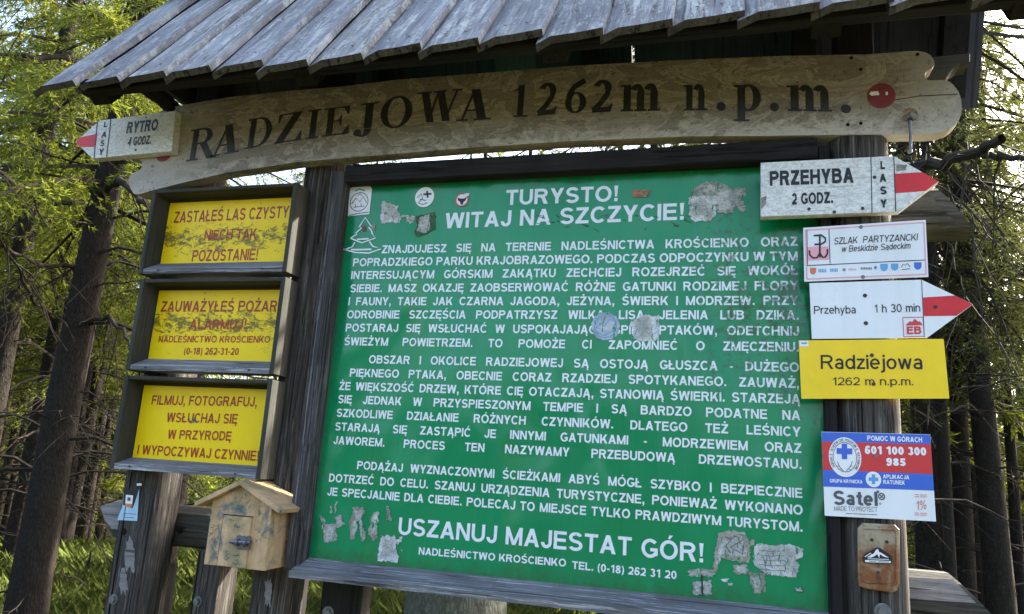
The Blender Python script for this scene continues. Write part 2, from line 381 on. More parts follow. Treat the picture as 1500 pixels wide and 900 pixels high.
def rusty():
    t = NT('rusty_tin')
    n = t.noise(t.mapped((1, 1, 0.6)), 20.0, 8, 0.7, 0.6); z = t.sep()[2]
    a = t.math('ADD', n, t.math('MULTIPLY', t.math('SUBTRACT', 1.50, z), 1.0))
    c = t.mix(t.ramp(a, [(0.42, 0.0), (0.60, 1.0)]), (0.34, 0.29, 0.20), (0.20, 0.075, 0.025))
    k = t.noise(t.mapped((1, 1, 1), (2, 2, 2)), 34.0, 7, 0.7)
    c = t.mix(t.ramp(k, [(0.56, 0.0), (0.66, 0.8)]), c, (0.07, 0.032, 0.02))
    c = t.mix(t.ramp(k, [(0.28, 0.7), (0.38, 0.0)]), c, (0.48, 0.40, 0.26))
    t.bump(n, 0.3, 0.003)
    return t.set(c, 0.5, 0.4, 0.25)
M_['tin'] = rusty()
def bark(name, dark, light, green=None):
    t = NT(name, True)
    v = t.n('TexVoronoi'); v.feature = 'DISTANCE_TO_EDGE'; t.l(t.mapped((1, 1, 0.45)), v.inputs['Vector']); v.inputs['Scale'].default_value = 46.0
    n = t.noise(t.mapped((1, 1, 0.5)), 24.0, 8, 0.7)
    b = t.noise(t.co(), 2.5, 4)
    f = t.math('ADD', t.math('MULTIPLY', v.outputs['Distance'], 0.6), t.math('MULTIPLY', n, 0.9))
    c = t.mix(t.ramp(f, [(0.28, 0.0), (0.78, 1.0)]), dark, light)
    if green: c = t.mix(t.ramp(b, [(0.45, 0.0), (0.7, 0.7)]), c, green)
    t.bump(f, 0.9, 0.02)
    return t.set(c, 0.9, 0.15)
M_['bark'] = bark('spruce_bark', (0.008, 0.006, 0.005), (0.036, 0.027, 0.021), (0.021, 0.021, 0.015))
M_['bark_old'] = bark('lichened_bark', (0.05, 0.045, 0.038), (0.17, 0.16, 0.14), (0.10, 0.115, 0.085))
M_['twig'] = plain('dead_twig_bark', (0.032, 0.026, 0.020), 0.9, 0.1, var=0.3, scale=12)
def needles(name, a, b, tr):
    t = NT(name, True); nt = t.t
    oi = t.n('ObjectInfo')
    f = t.noise(t.co(), 1.3, 4, 0.6); f2 = t.noise(t.mapped((1, 1, 1), (5, 1, 1)), 11.0, 3, 0.6)
    k = t.math('ADD', t.math('MULTIPLY', f, 0.55), t.math('ADD', t.math('MULTIPLY', f2, 0.35), t.math('MULTIPLY', oi.outputs['Random'], 0.15)))
    c = t.mix(t.ramp(k, [(0.35, 0.0), (0.70, 1.0)]), a, b)
    t.set(c, 0.65, 0.08)
    tb = t.n('BsdfTranslucent'); t.l(t.mix(0.75, c, tr), tb.inputs[0])
    mx = t.n('MixShader'); mx.inputs[0].default_value = 0.5
    t.l(t.b.outputs[0], mx.inputs[1]); t.l(tb.outputs[0], mx.inputs[2])
    t.l(mx.outputs[0], nt.nodes['Material Output'].inputs['Surface'])
    return t.m
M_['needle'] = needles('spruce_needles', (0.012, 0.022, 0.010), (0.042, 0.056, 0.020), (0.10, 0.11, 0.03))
M_['needle_y'] = needles('sunny_spruce_needles', (0.024, 0.040, 0.010), (0.085, 0.108, 0.020), (0.235, 0.265, 0.03))  # yellower copy of the needles, sunlight put into the colour
M_['grass'] = needles('forest_grass_blades', (0.038, 0.054, 0.016), (0.125, 0.16, 0.05), (0.28, 0.34, 0.08))
def soil():
    t = NT('forest_floor_soil'); n = t.noise(t.co(), 1.2, 8, 0.7); m = t.noise(t.co(), 25, 6, 0.7)
    c = t.mix(t.ramp(n, [(0.35, 0.0), (0.65, 1.0)]), (0.055, 0.075, 0.02), (0.085, 0.065, 0.035))
    c = t.mix(t.ramp(m, [(0.45, 0.0), (0.7, 0.7)]), c, (0.03, 0.025, 0.015))
    t.bump(m, 0.8, 0.05)
    return t.set(c, 0.95, 0.1)
M_['soil'] = soil()

# ------------------------------------------------------------------ lettering: own stroke alphabets, cap height = 1
def arc(cx, cy, rx, ry, a0, a1, tx, ty):
    n = max(4, int(abs(a1 - a0) / 15)); o = []; i = []
    for k in range(n + 1):
        a = R(a0 + (a1 - a0) * k / n); c, s = math.cos(a), math.sin(a)
        o.append((cx + rx * c, cy + ry * s)); i.append((cx + (rx - tx) * c, cy + (ry - ty) * s))
    if abs(a1 - a0) >= 360:                # split rings in two halves so that each is a simple polygon
        h = n // 2; return [o[:h + 1] + i[:h + 1][::-1], o[h:] + i[h:][::-1]]
    return [o + i[::-1]]
def rect(x0, y0, x1, y1): return [[(x0, y0), (x1, y0), (x1, y1), (x0, y1)]]
def dia(xa, ya, xb, yb, w): return [[(xa, ya), (xa + w, ya), (xb + w, yb), (xb, yb)]]
def stroke(pts, w):
    L = []; Rr = []
    for k in range(len(pts)):
        a = np.array(pts[max(k - 1, 0)], float); b = np.array(pts[min(k + 1, len(pts) - 1)], float)
        d = b - a; d /= (np.linalg.norm(d) + 1e-9); n = np.array((-d[1], d[0])) * w / 2; p = np.array(pts[k], float)
        L.append(tuple(p + n)); Rr.append(tuple(p - n))
    return [L + Rr[::-1]]
def sans(ch, w):
    t = w * 0.84; d = w * 1.12
    V = lambda x, a=0, b=1: rect(x, a, x + w, b)
    H = lambda x0, x1, y: rect(x0, y, x1, y + t)
    A = lambda cx, cy, rx, ry, a0, a1: arc(cx, cy, rx, ry, a0, a1, w, t)
    S = lambda p: stroke(p, w * 0.92)
    acc = {'Ą': 'A', 'Ć': 'C', 'Ę': 'E', 'Ł': 'L', 'Ń': 'N', 'Ó': 'O', 'Ś': 'S', 'Ź': 'Z', 'Ż': 'Z', 'ą': 'a'}
    if ch in acc:
        g, W = sans(acc[ch], w)
        if ch in 'ĄĘą':
            e = W - 0.05 if ch != 'ą' else W - 0.02
            g = g + stroke([(e - w * .45, 0.03), (e - w * 0.85, -0.09), (e - w * .75, -0.18), (e - 0.0, -0.20)], w * 0.55)
        elif ch == 'Ł': g = g + stroke([(-0.10, 0.38), (w + 0.22, 0.62)], w * 0.8)
        elif ch == 'Ż': g = g + rect(W / 2 - w / 2, 1.08, W / 2 + w / 2, 1.08 + w * 0.9)
        else: g = g + [[(W / 2 - .06, 1.07), (W / 2 + .06, 1.07), (W / 2 + .24, 1.27), (W / 2 + .02, 1.27)]]
        return g, W
    X = 0.74                                 # x-height
    m = .42
    if ch == 'A': W = 1.0; c = (W - d) / 2; return dia(0, 0, c, 1, d) + dia(W - d, 0, c, 1, d) + H(.2, W - .2, .21), W
    if ch == 'B': return V(0) + H(0, .54, 0) + H(0, .54, .44) + H(0, .54, 1 - t) + A(.52, .72, .36, .28, -90, 90) + A(.52, (.44 + t) / 2, .41, (.44 + t) / 2, -90, 90), .93
    if ch == 'C': return A(.51, .5, .51, .515, 42, 318), .96
    if ch == 'D': return V(0) + H(0, .44, 0) + H(0, .44, 1 - t) + A(.43, .5, .51, .5, -90, 90), .94
    if ch == 'E': return V(0) + H(0, .84, 0) + H(0, .78, m) + H(0, .82, 1 - t), .84
    if ch == 'F': return V(0) + H(0, .72, m) + H(0, .78, 1 - t), .78
    if ch == 'G': return A(.53, .5, .53, .515, 42, 325) + rect(1.0 - w, .12, 1.0, .52) + rect(.55, .52 - t, 1.0, .52), 1.0
    if ch == 'H': return V(0) + V(.94 - w) + H(0, .94, m), .94
    if ch == 'I': return V(0), w
    if ch == 'J': return V(.70 - w, .3, 1) + A(.35, .32, .35, .335, 180, 360), .70
    if ch == 'K': return V(0) + dia(w * .6, .30, .92 - d * 1.1, 1, d * 1.1) + dia(.97 - d * 1.15, 0, .30, .62, d * 1.15), .97
    if ch == 'L': return V(0) + H(0, .76, 0), .76
    if ch == 'M': W = 1.12; c = (W - w) / 2; return V(0) + V(W - w) + dia(c, 0, 0, 1, w) + dia(c, 0, W - w, 1, w), W
    if ch == 'N': return V(0) + V(.94 - w) + dia(.94 - d, 0, 0, 1, d), .94
    if ch == 'O': return A(.54, .5, .54, .515, 0, 360), 1.08
    if ch == 'P': return V(0) + H(0, .55, .40) + H(0, .55, 1 - t) + A(.54, .70, .36, .30, -90, 90), .90
    if ch == 'R': return V(0) + H(0, .56, .42) + H(0, .56, 1 - t) + A(.54, .71, .37, .29, -90, 90) + dia(.97 - d * 1.2, 0, .42, .5, d * 1.1), .97
    if ch == 'S': r = .25 + t / 4; return A(.45, 1 - r + .012, .43, r + .005, 22, 270) + A(.45, r - .012, .45, r + .005, -158, 90), .90
    if ch == 'T': return H(0, .85, 1 - t) + V(.425 - w / 2), .85
    if ch == 'U': return V(0, .36, 1) + V(.92 - w, .36, 1) + A(.46, .37, .46, .385, 180, 360), .92
    if ch == 'V': W = .95; c = (W - d) / 2; return dia(c, 0, 0, 1, d) + dia(c, 0, W - d, 1, d), W
    if ch == 'W': W = 1.34; q = .30; c = (W - d) / 2; return dia(q - d * .4, 0, 0, 1, d) + dia(q - d * .4, 0, c, 1, d) + dia(W - q - d * .6, 0, c, 1, d) + dia(W - q - d * .6, 0, W - d, 1, d), W
    if ch == 'Y': W = .94; c = (W - w) / 2; return V(c, 0, .45) + dia(c - .02, .38, 0, 1, d * 1.05) + dia(c - .02, .38, W - d * 1.05, 1, d * 1.05), W
    if ch == 'X': W = .94; return dia(0, 0, W - d, 1, d) + dia(W - d, 0, 0, 1, d), W
    if ch == 'Z': return H(0, .84, 0) + H(.03, .83, 1 - t) + dia(0, t * .8, .83 - d * 1.2, 1 - t * .8, d * 1.2), .84
    if ch == '0': return A(.37, .5, .37, .51, 0, 360), .74
    if ch == '1': return V(.30) + stroke([(.08, .74), (.30 + w * .5, .93)], w * .8), .30 + w + .06
    if ch == '2': return H(0, .72, 0) + A(.37, .70, .36, .31, 0, 165) + stroke([(.73 - w / 2, .70), (.64, .50), (.34, .27), (w * .45, t * .5)], w * .95), .74
    if ch == '3': return A(.35, .745, .33, .265, -90, 160) + A(.35, .27, .37, .28, -160, 90), .73
    if ch == '4': return V(.46) + H(0, .74, .22) + dia(0, .25, .46 - w * .1, 1, w), .76
    if ch == '5': return H(.12, .68, 1 - t) + dia(.05, .46, .12, 1, w * .9) + A(.35, .32, .37, .33, -160, 140), .74
    if ch == '6': return A(.37, .32, .37, .33, 0, 360) + stroke([(w * .5, .3), (w * .55, .62), (.26, .89), (.48, .93), (.66, .80)], w * .9), .75
    if ch == '8': return A(.37, .745, .33, .265, 0, 360) + A(.37, .27, .37, .28, 0, 360), .75
    if ch == '9': return A(.37, .68, .37, .33, 0, 360) + stroke([(.74 - w * .5, .7), (.74 - w * .55, .38), (.48, .11), (.26, .07), (.08, .20)], w * .9), .75
    if ch == '.': return rect(.04, 0, .04 + w, w), w + .08
    if ch == ',': return rect(.04, 0, .04 + w, w) + [[(.04 + w * .4, 0), (.04 + w, 0), (.04 + w * .7, -.2), (.04, -.2)]], w + .08
    if ch == '!': return rect(.06, 0, .06 + w, w * .95) + [[(.06 + w * .2, .30), (.06 + w * .8, .30), (.06 + w * 1.08, 1), (.06 - w * .08, 1)]], w + .12
    if ch == '-': return H(.02, .40, .30), .42
    if ch == '(': return arc(.46, .42, .46, .70, 118, 242, w * .85, t * .6), .34
    if ch == ')': return arc(-.12, .42, .46, .70, -62, 62, w * .85, t * .6), .34
    if ch == '%': return arc(.2, .75, .2, .24, 0, 360, w * .8, t * .8) + arc(.85, .25, .2, .24, 0, 360, w * .8, t * .8) + dia(.2, 0, .75, 1, w * .8), 1.05
    B = lambda cx: A(cx, X / 2, .37, X / 2 + .012, 0, 360)          # lowercase bowl
    if ch == 'a': return A(.33, .225, .33, .235, 0, 360) + V(.64 - w, 0, .5) + A(.33, X - .24, .31, .25, 0, 155), .68
    if ch == 'b': return V(0) + B(.37), .74
    if ch == 'c': return A(.36, X / 2, .36, X / 2 + .01, 45, 315), .66
    if ch == 'd': return V(.74 - w) + B(.37), .74
    if ch == 'e': return A(.37, X / 2, .37, X / 2 + .01, 0, 318) + rect(.06, X / 2 - t * .45, .70, X / 2 + t * .45), .74
    if ch == 'g': return B(.37) + V(.74 - w, 0, X) + A(.37, 0, .37, .26, 200, 360), .74
    if ch == 'h': return V(0) + V(.68 - w, 0, .42) + A(.34, X - .32, .34, .33, 0, 180), .68
    if ch == 'i': return V(0, 0, X) + V(0, 1 - w, 1), w
    if ch == 'j': return V(.1, -.1, X) + V(.1, 1 - w, 1) + A(-.05, -.06, .15 + w, .2, 270, 360), .1 + w
    if ch == 'k': return V(0) + dia(w * .6, .22, .62 - d, X, d) + dia(.67 - d, 0, .24, .45, d), .67
    if ch == 'l': return V(0), w
    if ch == 'm': return V(0, 0, X) + V(.50 - w / 2, 0, .44) + V(1.0 - w, 0, .44) + A(.25 + w / 4, X - .29, .25 + w / 4, .30, 0, 180) + A(.75 - w / 4, X - .29, .25 + w / 4, .30, 0, 180), 1.0
    if ch == 'n': return V(0, 0, X) + V(.68 - w, 0, .42) + A(.34, X - .32, .34, .33, 0, 180), .68
    if ch == 'o': return B(.37), .74
    if ch == 'p': return V(0, -.28, X) + B(.37), .74
    if ch == 'r': return V(0, 0, X) + A(.38, X - .35, .38, .36, 85, 180), .45
    if ch == 's': r = X / 4 + t / 4; return A(.32, X - r, .30, r + .01, 25, 270) + A(.32, r, .32, r + .01, -155, 90), .64
    if ch == 't': return V(.12, .12, .95) + H(0, .42, X - t) + A(.12 + w + .1, .16, .1 + w, .165, 180, 280), .42
    if ch == 'w': W = 1.0; c = (W - w) / 2; return dia(.2, 0, 0, X, w) + dia(.2, 0, c, X, w) + dia(W - .2 - w, 0, c, X, w) + dia(W - .2 - w, 0, W - w, X, w), W
    if ch == 'y': W = .70; return dia(.35 - w / 2, 0, 0, X, w) + dia(.10, -.28, W - w, X, w), W
    if ch == 'z': return H(0, .62, 0) + H(.02, .61, X - t) + dia(0, t * .8, .61 - d, X - t * .8, d), .62
    return [], .3
def serif(ch, w):
    """bold book face; w = thick stem"""
    w = .22; th = .055; sf = .055
    V = lambda x, a=0, b=1: rect(x, a, x + w, b)
    B = lambda x0, x1, y: rect(x0, y, x1, y + sf)
    def bow(cx, cy, rx, ry, a0, a1, tx=w, ty=th): return arc(cx, cy, rx, ry, a0, a1, tx, ty)
    X = .68
    if ch == 'R': return V(.12) + B(0, .46, 0) + B(0, .55, 1 - sf) + bow(.50, .745, .40, .255, -90, 90) + rect(.3, .49, .52, .49 + th) + dia(.80, 0, .42, .52, .28) + B(.80, 1.14, 0), 1.08
    if ch == 'A': return dia(.62, 0, .37, 1, .27) + dia(.10, 0, .43, .95, .075) + B(-.02, .32, 0) + B(.50, 1.02, 0) + rect(.22, .30, .70, .30 + th), 1.0
    if ch == 'D': return V(.12) + B(0, .50, 0) + B(0, .50, 1 - sf) + bow(.46, .5, .56, .5, -90, 90, .23, th), 1.04
    if ch == 'Z': return B(.0, .90, 0) + B(.06, .86, 1 - sf) + dia(.02, 0.02, .56, .98, .29) + [[(.06, .70), (.10, .70), (.20, .96), (.06, .97)]] + [[(.90, .32), (.86, .32), (.70, .04), (.90, .03)]], .92
    if ch == 'I': return V(.12) + B(0, .46, 0) + B(0, .46, 1 - sf), .46
    if ch == 'E': return V(.12) + B(0, .86, 0) + B(0, .82, 1 - sf) + rect(.3, .48, .58, .48 + th) + [[(.60, .32), (.60, .70), (.56, .70), (.50, .51), (.56, .32)]] + [[(.86, .32), (.82, .32), (.64, .04), (.86, .02)]] + [[(.82, .70), (.78, .70), (.62, .96), (.82, .98)]], .88
    if ch == 'J': return V(.26, .12, 1) + B(.12, .62, 1 - sf) + arc(.24, .10, .24, .26, 200, 360, .20, .07) + arc(.10, .0, .11, .12, 0, 360, .108, .118), .60
    if ch == 'O': return bow(.53, .5, .53, .52, 0, 360, .24, .055), 1.06
    if ch == 'W': return dia(.34, 0, .10, 1, .25) + dia(.36, 0, .62, .92, .08) + dia(.86, 0, .60, 1, .25) + dia(.90, 0, 1.24, .98, .08) + B(-.02, .44, 1 - sf) + B(.50, .94, 1 - sf) + B(1.10, 1.44, 1 - sf), 1.42
    if ch == '1': return V(.20, 0, .98) + B(.06, .58, 0) + [[(.04, .82), (.10, .80), (.22, .84), (.42, 1.0), (.36, 1.0)]], .62
    if ch == '2': return stroke([(.55, .76), (.50, .55), (.30, .28), (.06, .06)], .17) + arc(.34, .74, .30, .27, -10, 160, .22, .11) + [[(.02, 0), (.62, 0), (.68, .26), (.63, .26), (.56, .17), (.10, .15)]], .70
    if ch == '6': return arc(.35, .32, .33, .33, 0, 360, .20, .055) + stroke([(.12, .30), (.15, .58), (.30, .82), (.62, .99)], .17), .70
    if ch == 'm': return V(.10, 0, X) + V(.50, 0, .5) + V(.90, 0, .5) + arc(.50, .44, .22, .26, 0, 150, .21, .12) + arc(.90, .44, .22, .26, 0, 150, .21, .12) + rect(0, X - sf, .2, X) + rect(0.02, 0, .40, sf) + rect(.43, 0, .80, sf) + rect(.83, 0, 1.20, sf), 1.22
    if ch == 'n': return V(.10, 0, X) + V(.52, 0, .5) + arc(.52, .44, .22, .26, 0, 150, .21, .12) + rect(0, X - sf, .2, X) + rect(0.02, 0, .42, sf) + rect(.44, 0, .84, sf), .86
    if ch == 'p': return V(.10, -.28, X) + arc(.40, X / 2, .36, X / 2 + .02, -150, 150, .22, .06) + rect(0, X - sf, .2, X) + rect(0, -.28, .44, -.28 + sf), .80
    if ch == '.': return arc(.15, .12, .135, .135, 0, 360, .134, .134), .34
    return [], .34
_cache = {}
def glyph(ch, w, font):
    k = (ch, round(w, 3), font.__name__)
    if k not in _cache:
        polys, W = font(ch, w)
        vs = []; fs = []
        for p in polys:
            a = sum(p[i][0] * p[(i + 1) % len(p)][1] - p[(i + 1) % len(p)][0] * p[i][1] for i in range(len(p)))
            if a < 0: p = p[::-1]
            n = len(vs); vs += [Vector(q) for q in p]; fs.append(list(range(n, n + len(p))))
        if vs:
            r = delaunay_2d_cdt(vs, [], fs, 1, 1e-5); _cache[k] = ([tuple(v) for v in r[0]], [tuple(f) for f, og in zip(r[2], r[5]) if len(og)], W)
        else: _cache[k] = ([], [], W)
    return _cache[k]
class TXT(MB):
    def put(s, ch, p0, u, v, w, font, shear=0.0, mi=0):
        vs, fs, W = glyph(ch, w, font)
        s.add([p0 + u * (x + shear * y) + v * y for x, y in vs], fs, mi)
    def line(s, text, a, b, cap, Y, w=0.2, font=sans, shear=0.0, gap=None, just=False, sp=None, mi=0, xs=None):
        """text from pixel a to pixel b (baseline), cap height in pixels at a, lying on the plane y = Y"""
        p0 = P(*a, Y); p1 = P(*b, Y); top = P(a[0], a[1] - cap, Y)
        h = float(top[2] - p0[2]); v = np.array([0, 0, h]); d = p1 - p0; L = float(np.linalg.norm(d)); u0 = d / L
        gap = (0.105 if w < 0.168 else 0.20 - w * 0.35) if gap is None else gap; sp = 0.60 if sp is None else sp
        wid = lambda t: sum(glyph(c, w, font)[2] for c in t) + gap * (len(t) - 1)
        words = text.split(' ')
        if just:
            k = h * xs; tot = sum(wid(q) for q in words) * k
            g = (L - tot) / max(1, len(words) - 1)
            gm = 0.46 * h
            if g < gm: k *= (L - gm * (len(words) - 1)) / tot; g = gm
        else:
            tot = sum(wid(q) for q in words) + sp * (len(words) - 1); k = L / tot; g = sp * k
        x = 0.0
        for q in words:
            for c in q:
                s.put(c, p0 + u0 * x, u0 * k, v, w, font, shear, mi); x += (glyph(c, w, font)[2] + gap) * k
            x += g - gap * k
    def flat(s, px, Y, mi=0, dy=0.0):
        """flat polygon through photo pixels on the plane y = Y"""
        vs = [P(x, y, Y) for x, y in px]
        r = delaunay_2d_cdt([Vector((v[0], v[2])) for v in vs], [], [list(range(len(vs)))], 1, 1e-6)
        s.add([(q[0], Y, q[1]) for q in r[0]], [f for f in r[2]], mi)
    def ring(s, c, rx, ry, wd, Y, mi=0, n=28):
        o = P(*c, Y); ex = P(c[0] + rx, c[1], Y); ez = P(c[0], c[1] - ry, Y); a = float(ex[0] - o[0]); b = float(ez[2] - o[2])
        k = max(0.0, 1 - wd / rx); vs = []
        for i in range(n):
            w = 2 * math.pi * i / n; vs.append((o[0] + a * math.cos(w), Y, o[2] + b * math.sin(w)))
        if k > 0:
            for i in range(n):
                w = 2 * math.pi * i / n; vs.append((o[0] + a * k * math.cos(w), Y, o[2] + b * k * math.sin(w)))
            s.add(vs, [(i, (i + 1) % n, n + (i + 1) % n, n + i) for i in range(n)], mi)
        else: s.add(vs, [tuple(range(n))], mi)
    def pline(s, pts, wpx, Y, mi=0):
        """thin drawn line through pixels"""
        q = stroke([(x, y) for x, y in pts], wpx)[0]; s.flat(q, Y, mi)
def jagpoly(p, seed, step=3.0, amp=0.9):
    r = random.Random(seed); out = []
    for k in range(len(p)):
        a, b = p[k], p[(k + 1) % len(p)]; d = math.hypot(b[0] - a[0], b[1] - a[1]); n = max(1, int(d / step))
        for i in range(n):
            j = amp if i else amp * .3; out.append((a[0] + (b[0] - a[0]) * i / n + r.uniform(-j, j), a[1] + (b[1] - a[1]) * i / n + r.uniform(-j, j)))
    return out
def jag(cx, cy, w, h, seed, n=22, rough=0.25, circ=False):
    r = random.Random(seed); out = []
    for k in range(n):
        a = 2 * math.pi * k / n; c, q = math.cos(a), math.sin(a); m = 1.0 if circ else max(abs(c), abs(q)); f = 1 - rough * r.random()
        out.append((cx + w / 2 * c / m * f, cy + h / 2 * q / m * f))
    return out
# ------------------------------------------------------------------ the timber stand: posts, rails, roof
stand = thing('timber_stand', (0.45, 0.05, 0.0), 'dark timber stand with posts, log rails and a steep silver board roof', 'shelter')
def beam(mb, prof, xl, xr, nx=1):
    """log along X with profile [(y, z)] and slanted ends xl(y, z), xr(y, z)"""
    n = len(prof); vs = []
    for k in range(nx + 1):
        for y, z in prof: a = xl(y, z); b = xr(y, z); vs.append((a + (b - a) * k / nx, y, z))
    fs = [(k * n + i, k * n + (i + 1) % n, (k + 1) * n + (i + 1) % n, (k + 1) * n + i) for k in range(nx) for i in range(n)]
    fs += [tuple(range(n - 1, -1, -1)), tuple(nx * n + i for i in range(n))]
    mb.add(vs, fs)
def round_post(x, y, r, z0, z1, seed, nz=26, flat=0.0):
    rnd = random.Random(seed); n = 22; vs = []; off = [rnd.uniform(-1, 1) for _ in range(n)]
    for k in range(nz + 1):
        z = z0 + (z1 - z0) * k / nz
        for i in range(n):
            a = 2 * math.pi * i / n; q = r * (1 + 0.02 * off[i] + 0.012 * math.sin(3 * z + i * 1.7))
            px, py = x + q * math.cos(a), y + q * math.sin(a)
            if flat: py = max(py, y - r * flat)
            vs.append((px, py, z))
    fs = [(k * n + i, k * n + (i + 1) % n, (k + 1) * n + (i + 1) % n, (k + 1) * n + i) for k in range(nz) for i in range(n)]
    fs += [tuple(range(n - 1, -1, -1)), tuple(nz * n + i for i in range(n))]
    m = MB(); m.add(vs, fs); return m
def bolt(parent, p, r=0.011):
    m = MB(); m.disc((p[0], p[1], p[2]), r * 1.5, 0.003, 16); m.disc((p[0], p[1] - 0.003, p[2]), r, 0.009, 6); m.build('bolt', M_['steel'], parent)
pl_ = round_post(-0.660, 0.062, 0.088, -0.05, 2.73, 1, flat=0.72).build('post', M_['post_v'], stand, True)
g = MB(); g.box(-0.700, -0.6965, -0.0045, 0.004, 0.0, 1.56, 0); g.build('crack', M_['hole'], pl_)
q = P(182, 779, 0.0); g = MB(); g.disc((q[0], -0.0015, q[2]), 0.011, 0.002, 14); g.build('bolt_hole', M_['hole'], pl_)
t_ = TXT(); t_.flat(jag(190, 812, 16, 60, 4, 26, .45), -0.0025); t_.flat(jag(181, 852, 14, 44, 9, 22, .5), -0.0025); t_.build('bare_wood_patch', M_['rail_pale'], pl_)
bolt(pl_, P(167, 878, -0.002))
t_ = TXT(); t_.flat(jag(204, 710, 8, 4, 3, 14, .2), -0.004); t_.build('pale_knot', M_['white_print'], pl_)
pc_ = round_post(-0.142, 0.079, 0.079, -0.05, 2.74, 2).build('post', M_['post_v'], stand, True)
t_ = TXT(); t_.flat(jag(393, 868, 12, 50, 14, 26, .5), -0.004); t_.build('bare_wood_patch', M_['rail_pale'], pc_)
pr_ = round_post(1.574, 0.018, 0.078, -0.05, 2.72, 3, flat=0.80).build('post', M_['post_v'], stand, True)
q = P(1290, 880, -0.05)
g = MB(); g.box(q[0] - 0.002, q[0] + 0.002, -0.049, -0.042, 0.2, 1.46, 0); q2 = P(1263, 605, -0.05); g.box(q2[0] - 0.0016, q2[0] + 0.0016, -0.0488, -0.042, 1.75, 2.0, 0); g.build('crack', M_['hole'], pr_)
bolt(pr_, P(1293, 896, -0.049), 0.013)
for x0, x1, y0, y1, z1, sd in ((-0.69, -0.612, 0.10, 0.19, 1.262, 5), (-0.474, -0.378, 0.10, 0.20, 1.325, 6), (-0.185, -0.098, 0.10, 0.19, 1.262, 7), (-0.002, 0.140, 0.10, 0.17, 1.30, 8), (1.38, 1.47, 0.10, 0.18, 1.26, 9)):
    m = MB(); m.box(x0, x1, y0, y1, -0.05, z1, 0.006)
    s = m.build('anchor_post', M_['dark_wood_v'] if sd != 6 else M_['post_v'], stand)  # near-black colour stands in for the unlit sides of these stubs
    if sd == 6:
        bolt(s, P(290, 881, 0.099)); g = MB(); q = P(287, 850, 0.099); g.box(q[0] - .0015, q[0] + .0015, 0.0985, 0.104, 0.1, 1.32, 0); g.build('crack', M_['hole'], s)
    if sd == 8: bolt(s, P(481, 898, 0.099), 0.013)
for x, y in ((-0.660, 0.066), (-0.146, 0.069), (1.574, 0.040)):
    m = MB(); m.box(x - .05, x + .05, y - .04, y + .05, 2.70, 3.22, 0.004); m.build('post_head', M_['dark_wood_v'], stand)  # upper posts coloured dark to put in the shade under the roof
# rails: half logs with bevelled ends
def rail(z0, z1, xl, xr, name='rail'):
    h = z1 - z0; pr = [(0.155, z0), (0.215, z0), (0.235, z0 + h * .3), (0.235, z1 - h * .25), (0.205, z1), (0.155, z1), (0.122, z1 - h * 0.16), (0.112, z1 - h * .36), (0.114, z0 + h * .30), (0.128, z0 + h * 0.08)]
    m = MB(); beam(m, pr, xl, xr, 30); return m.build(name, M_['rail_wood'], stand)
lo = rail(1.318, 1.452, lambda y, z: -0.905 + max(0, 1.415 - z) * 0.75 + max(0, z - 1.435) * 1.2, lambda y, z: 1.775 + (1.452 - z) * 0.95)
m = TXT(); m.flat([(147, 742), (156, 738.5), (178, 737), (178, 777), (164, 775), (153, 762)], 0.109); m.build('cut_end', M_['rail_pale'], lo)
q = P(264, 778, 0.11); g = MB(); g.disc((q[0], 0.111, q[2]), 0.010, 0.004, 12); g.build('knot_hole', M_['hole'], lo)
t_ = TXT(); t_.flat([(1329, 846), (1396, 849), (1430, 884), (1329, 877)], 0.108); t_.build('lit_face', M_['rail_pale'], lo)  # pale patch paints the light on the rail's upper face
up = rail(2.372, 2.520, lambda y, z: 1.0, lambda y, z: 1.782 + (2.52 - z) * 0.70)
t_ = TXT(); t_.flat([(1300, 283), (1360, 283), (1399, 324), (1300, 330)], 0.108); t_.build('grey_face', M_['rail_wood'], up)
# tie beam with ogee end behind the name board
tb = [(1250, 98), (1340, 86), (1421, 78), (1421, 91), (1408, 93), (1398, 99), (1391, 107), (1387, 114), (1355, 116), (1250, 124)]
m = MB(); pts = [P(x, y, 0.06) for x, y in tb]; m.prism([(p[0], p[2]) for p in pts], 0.06, 0.13, 0.003); m.build('tie_beam', M_['box_green_x'], stand)
m = MB(); m.box(-0.75, 1.45, 0.06, 0.13, 2.80, 2.90, 0.004); m.build('tie_beam', M_['dark_wood'], stand)

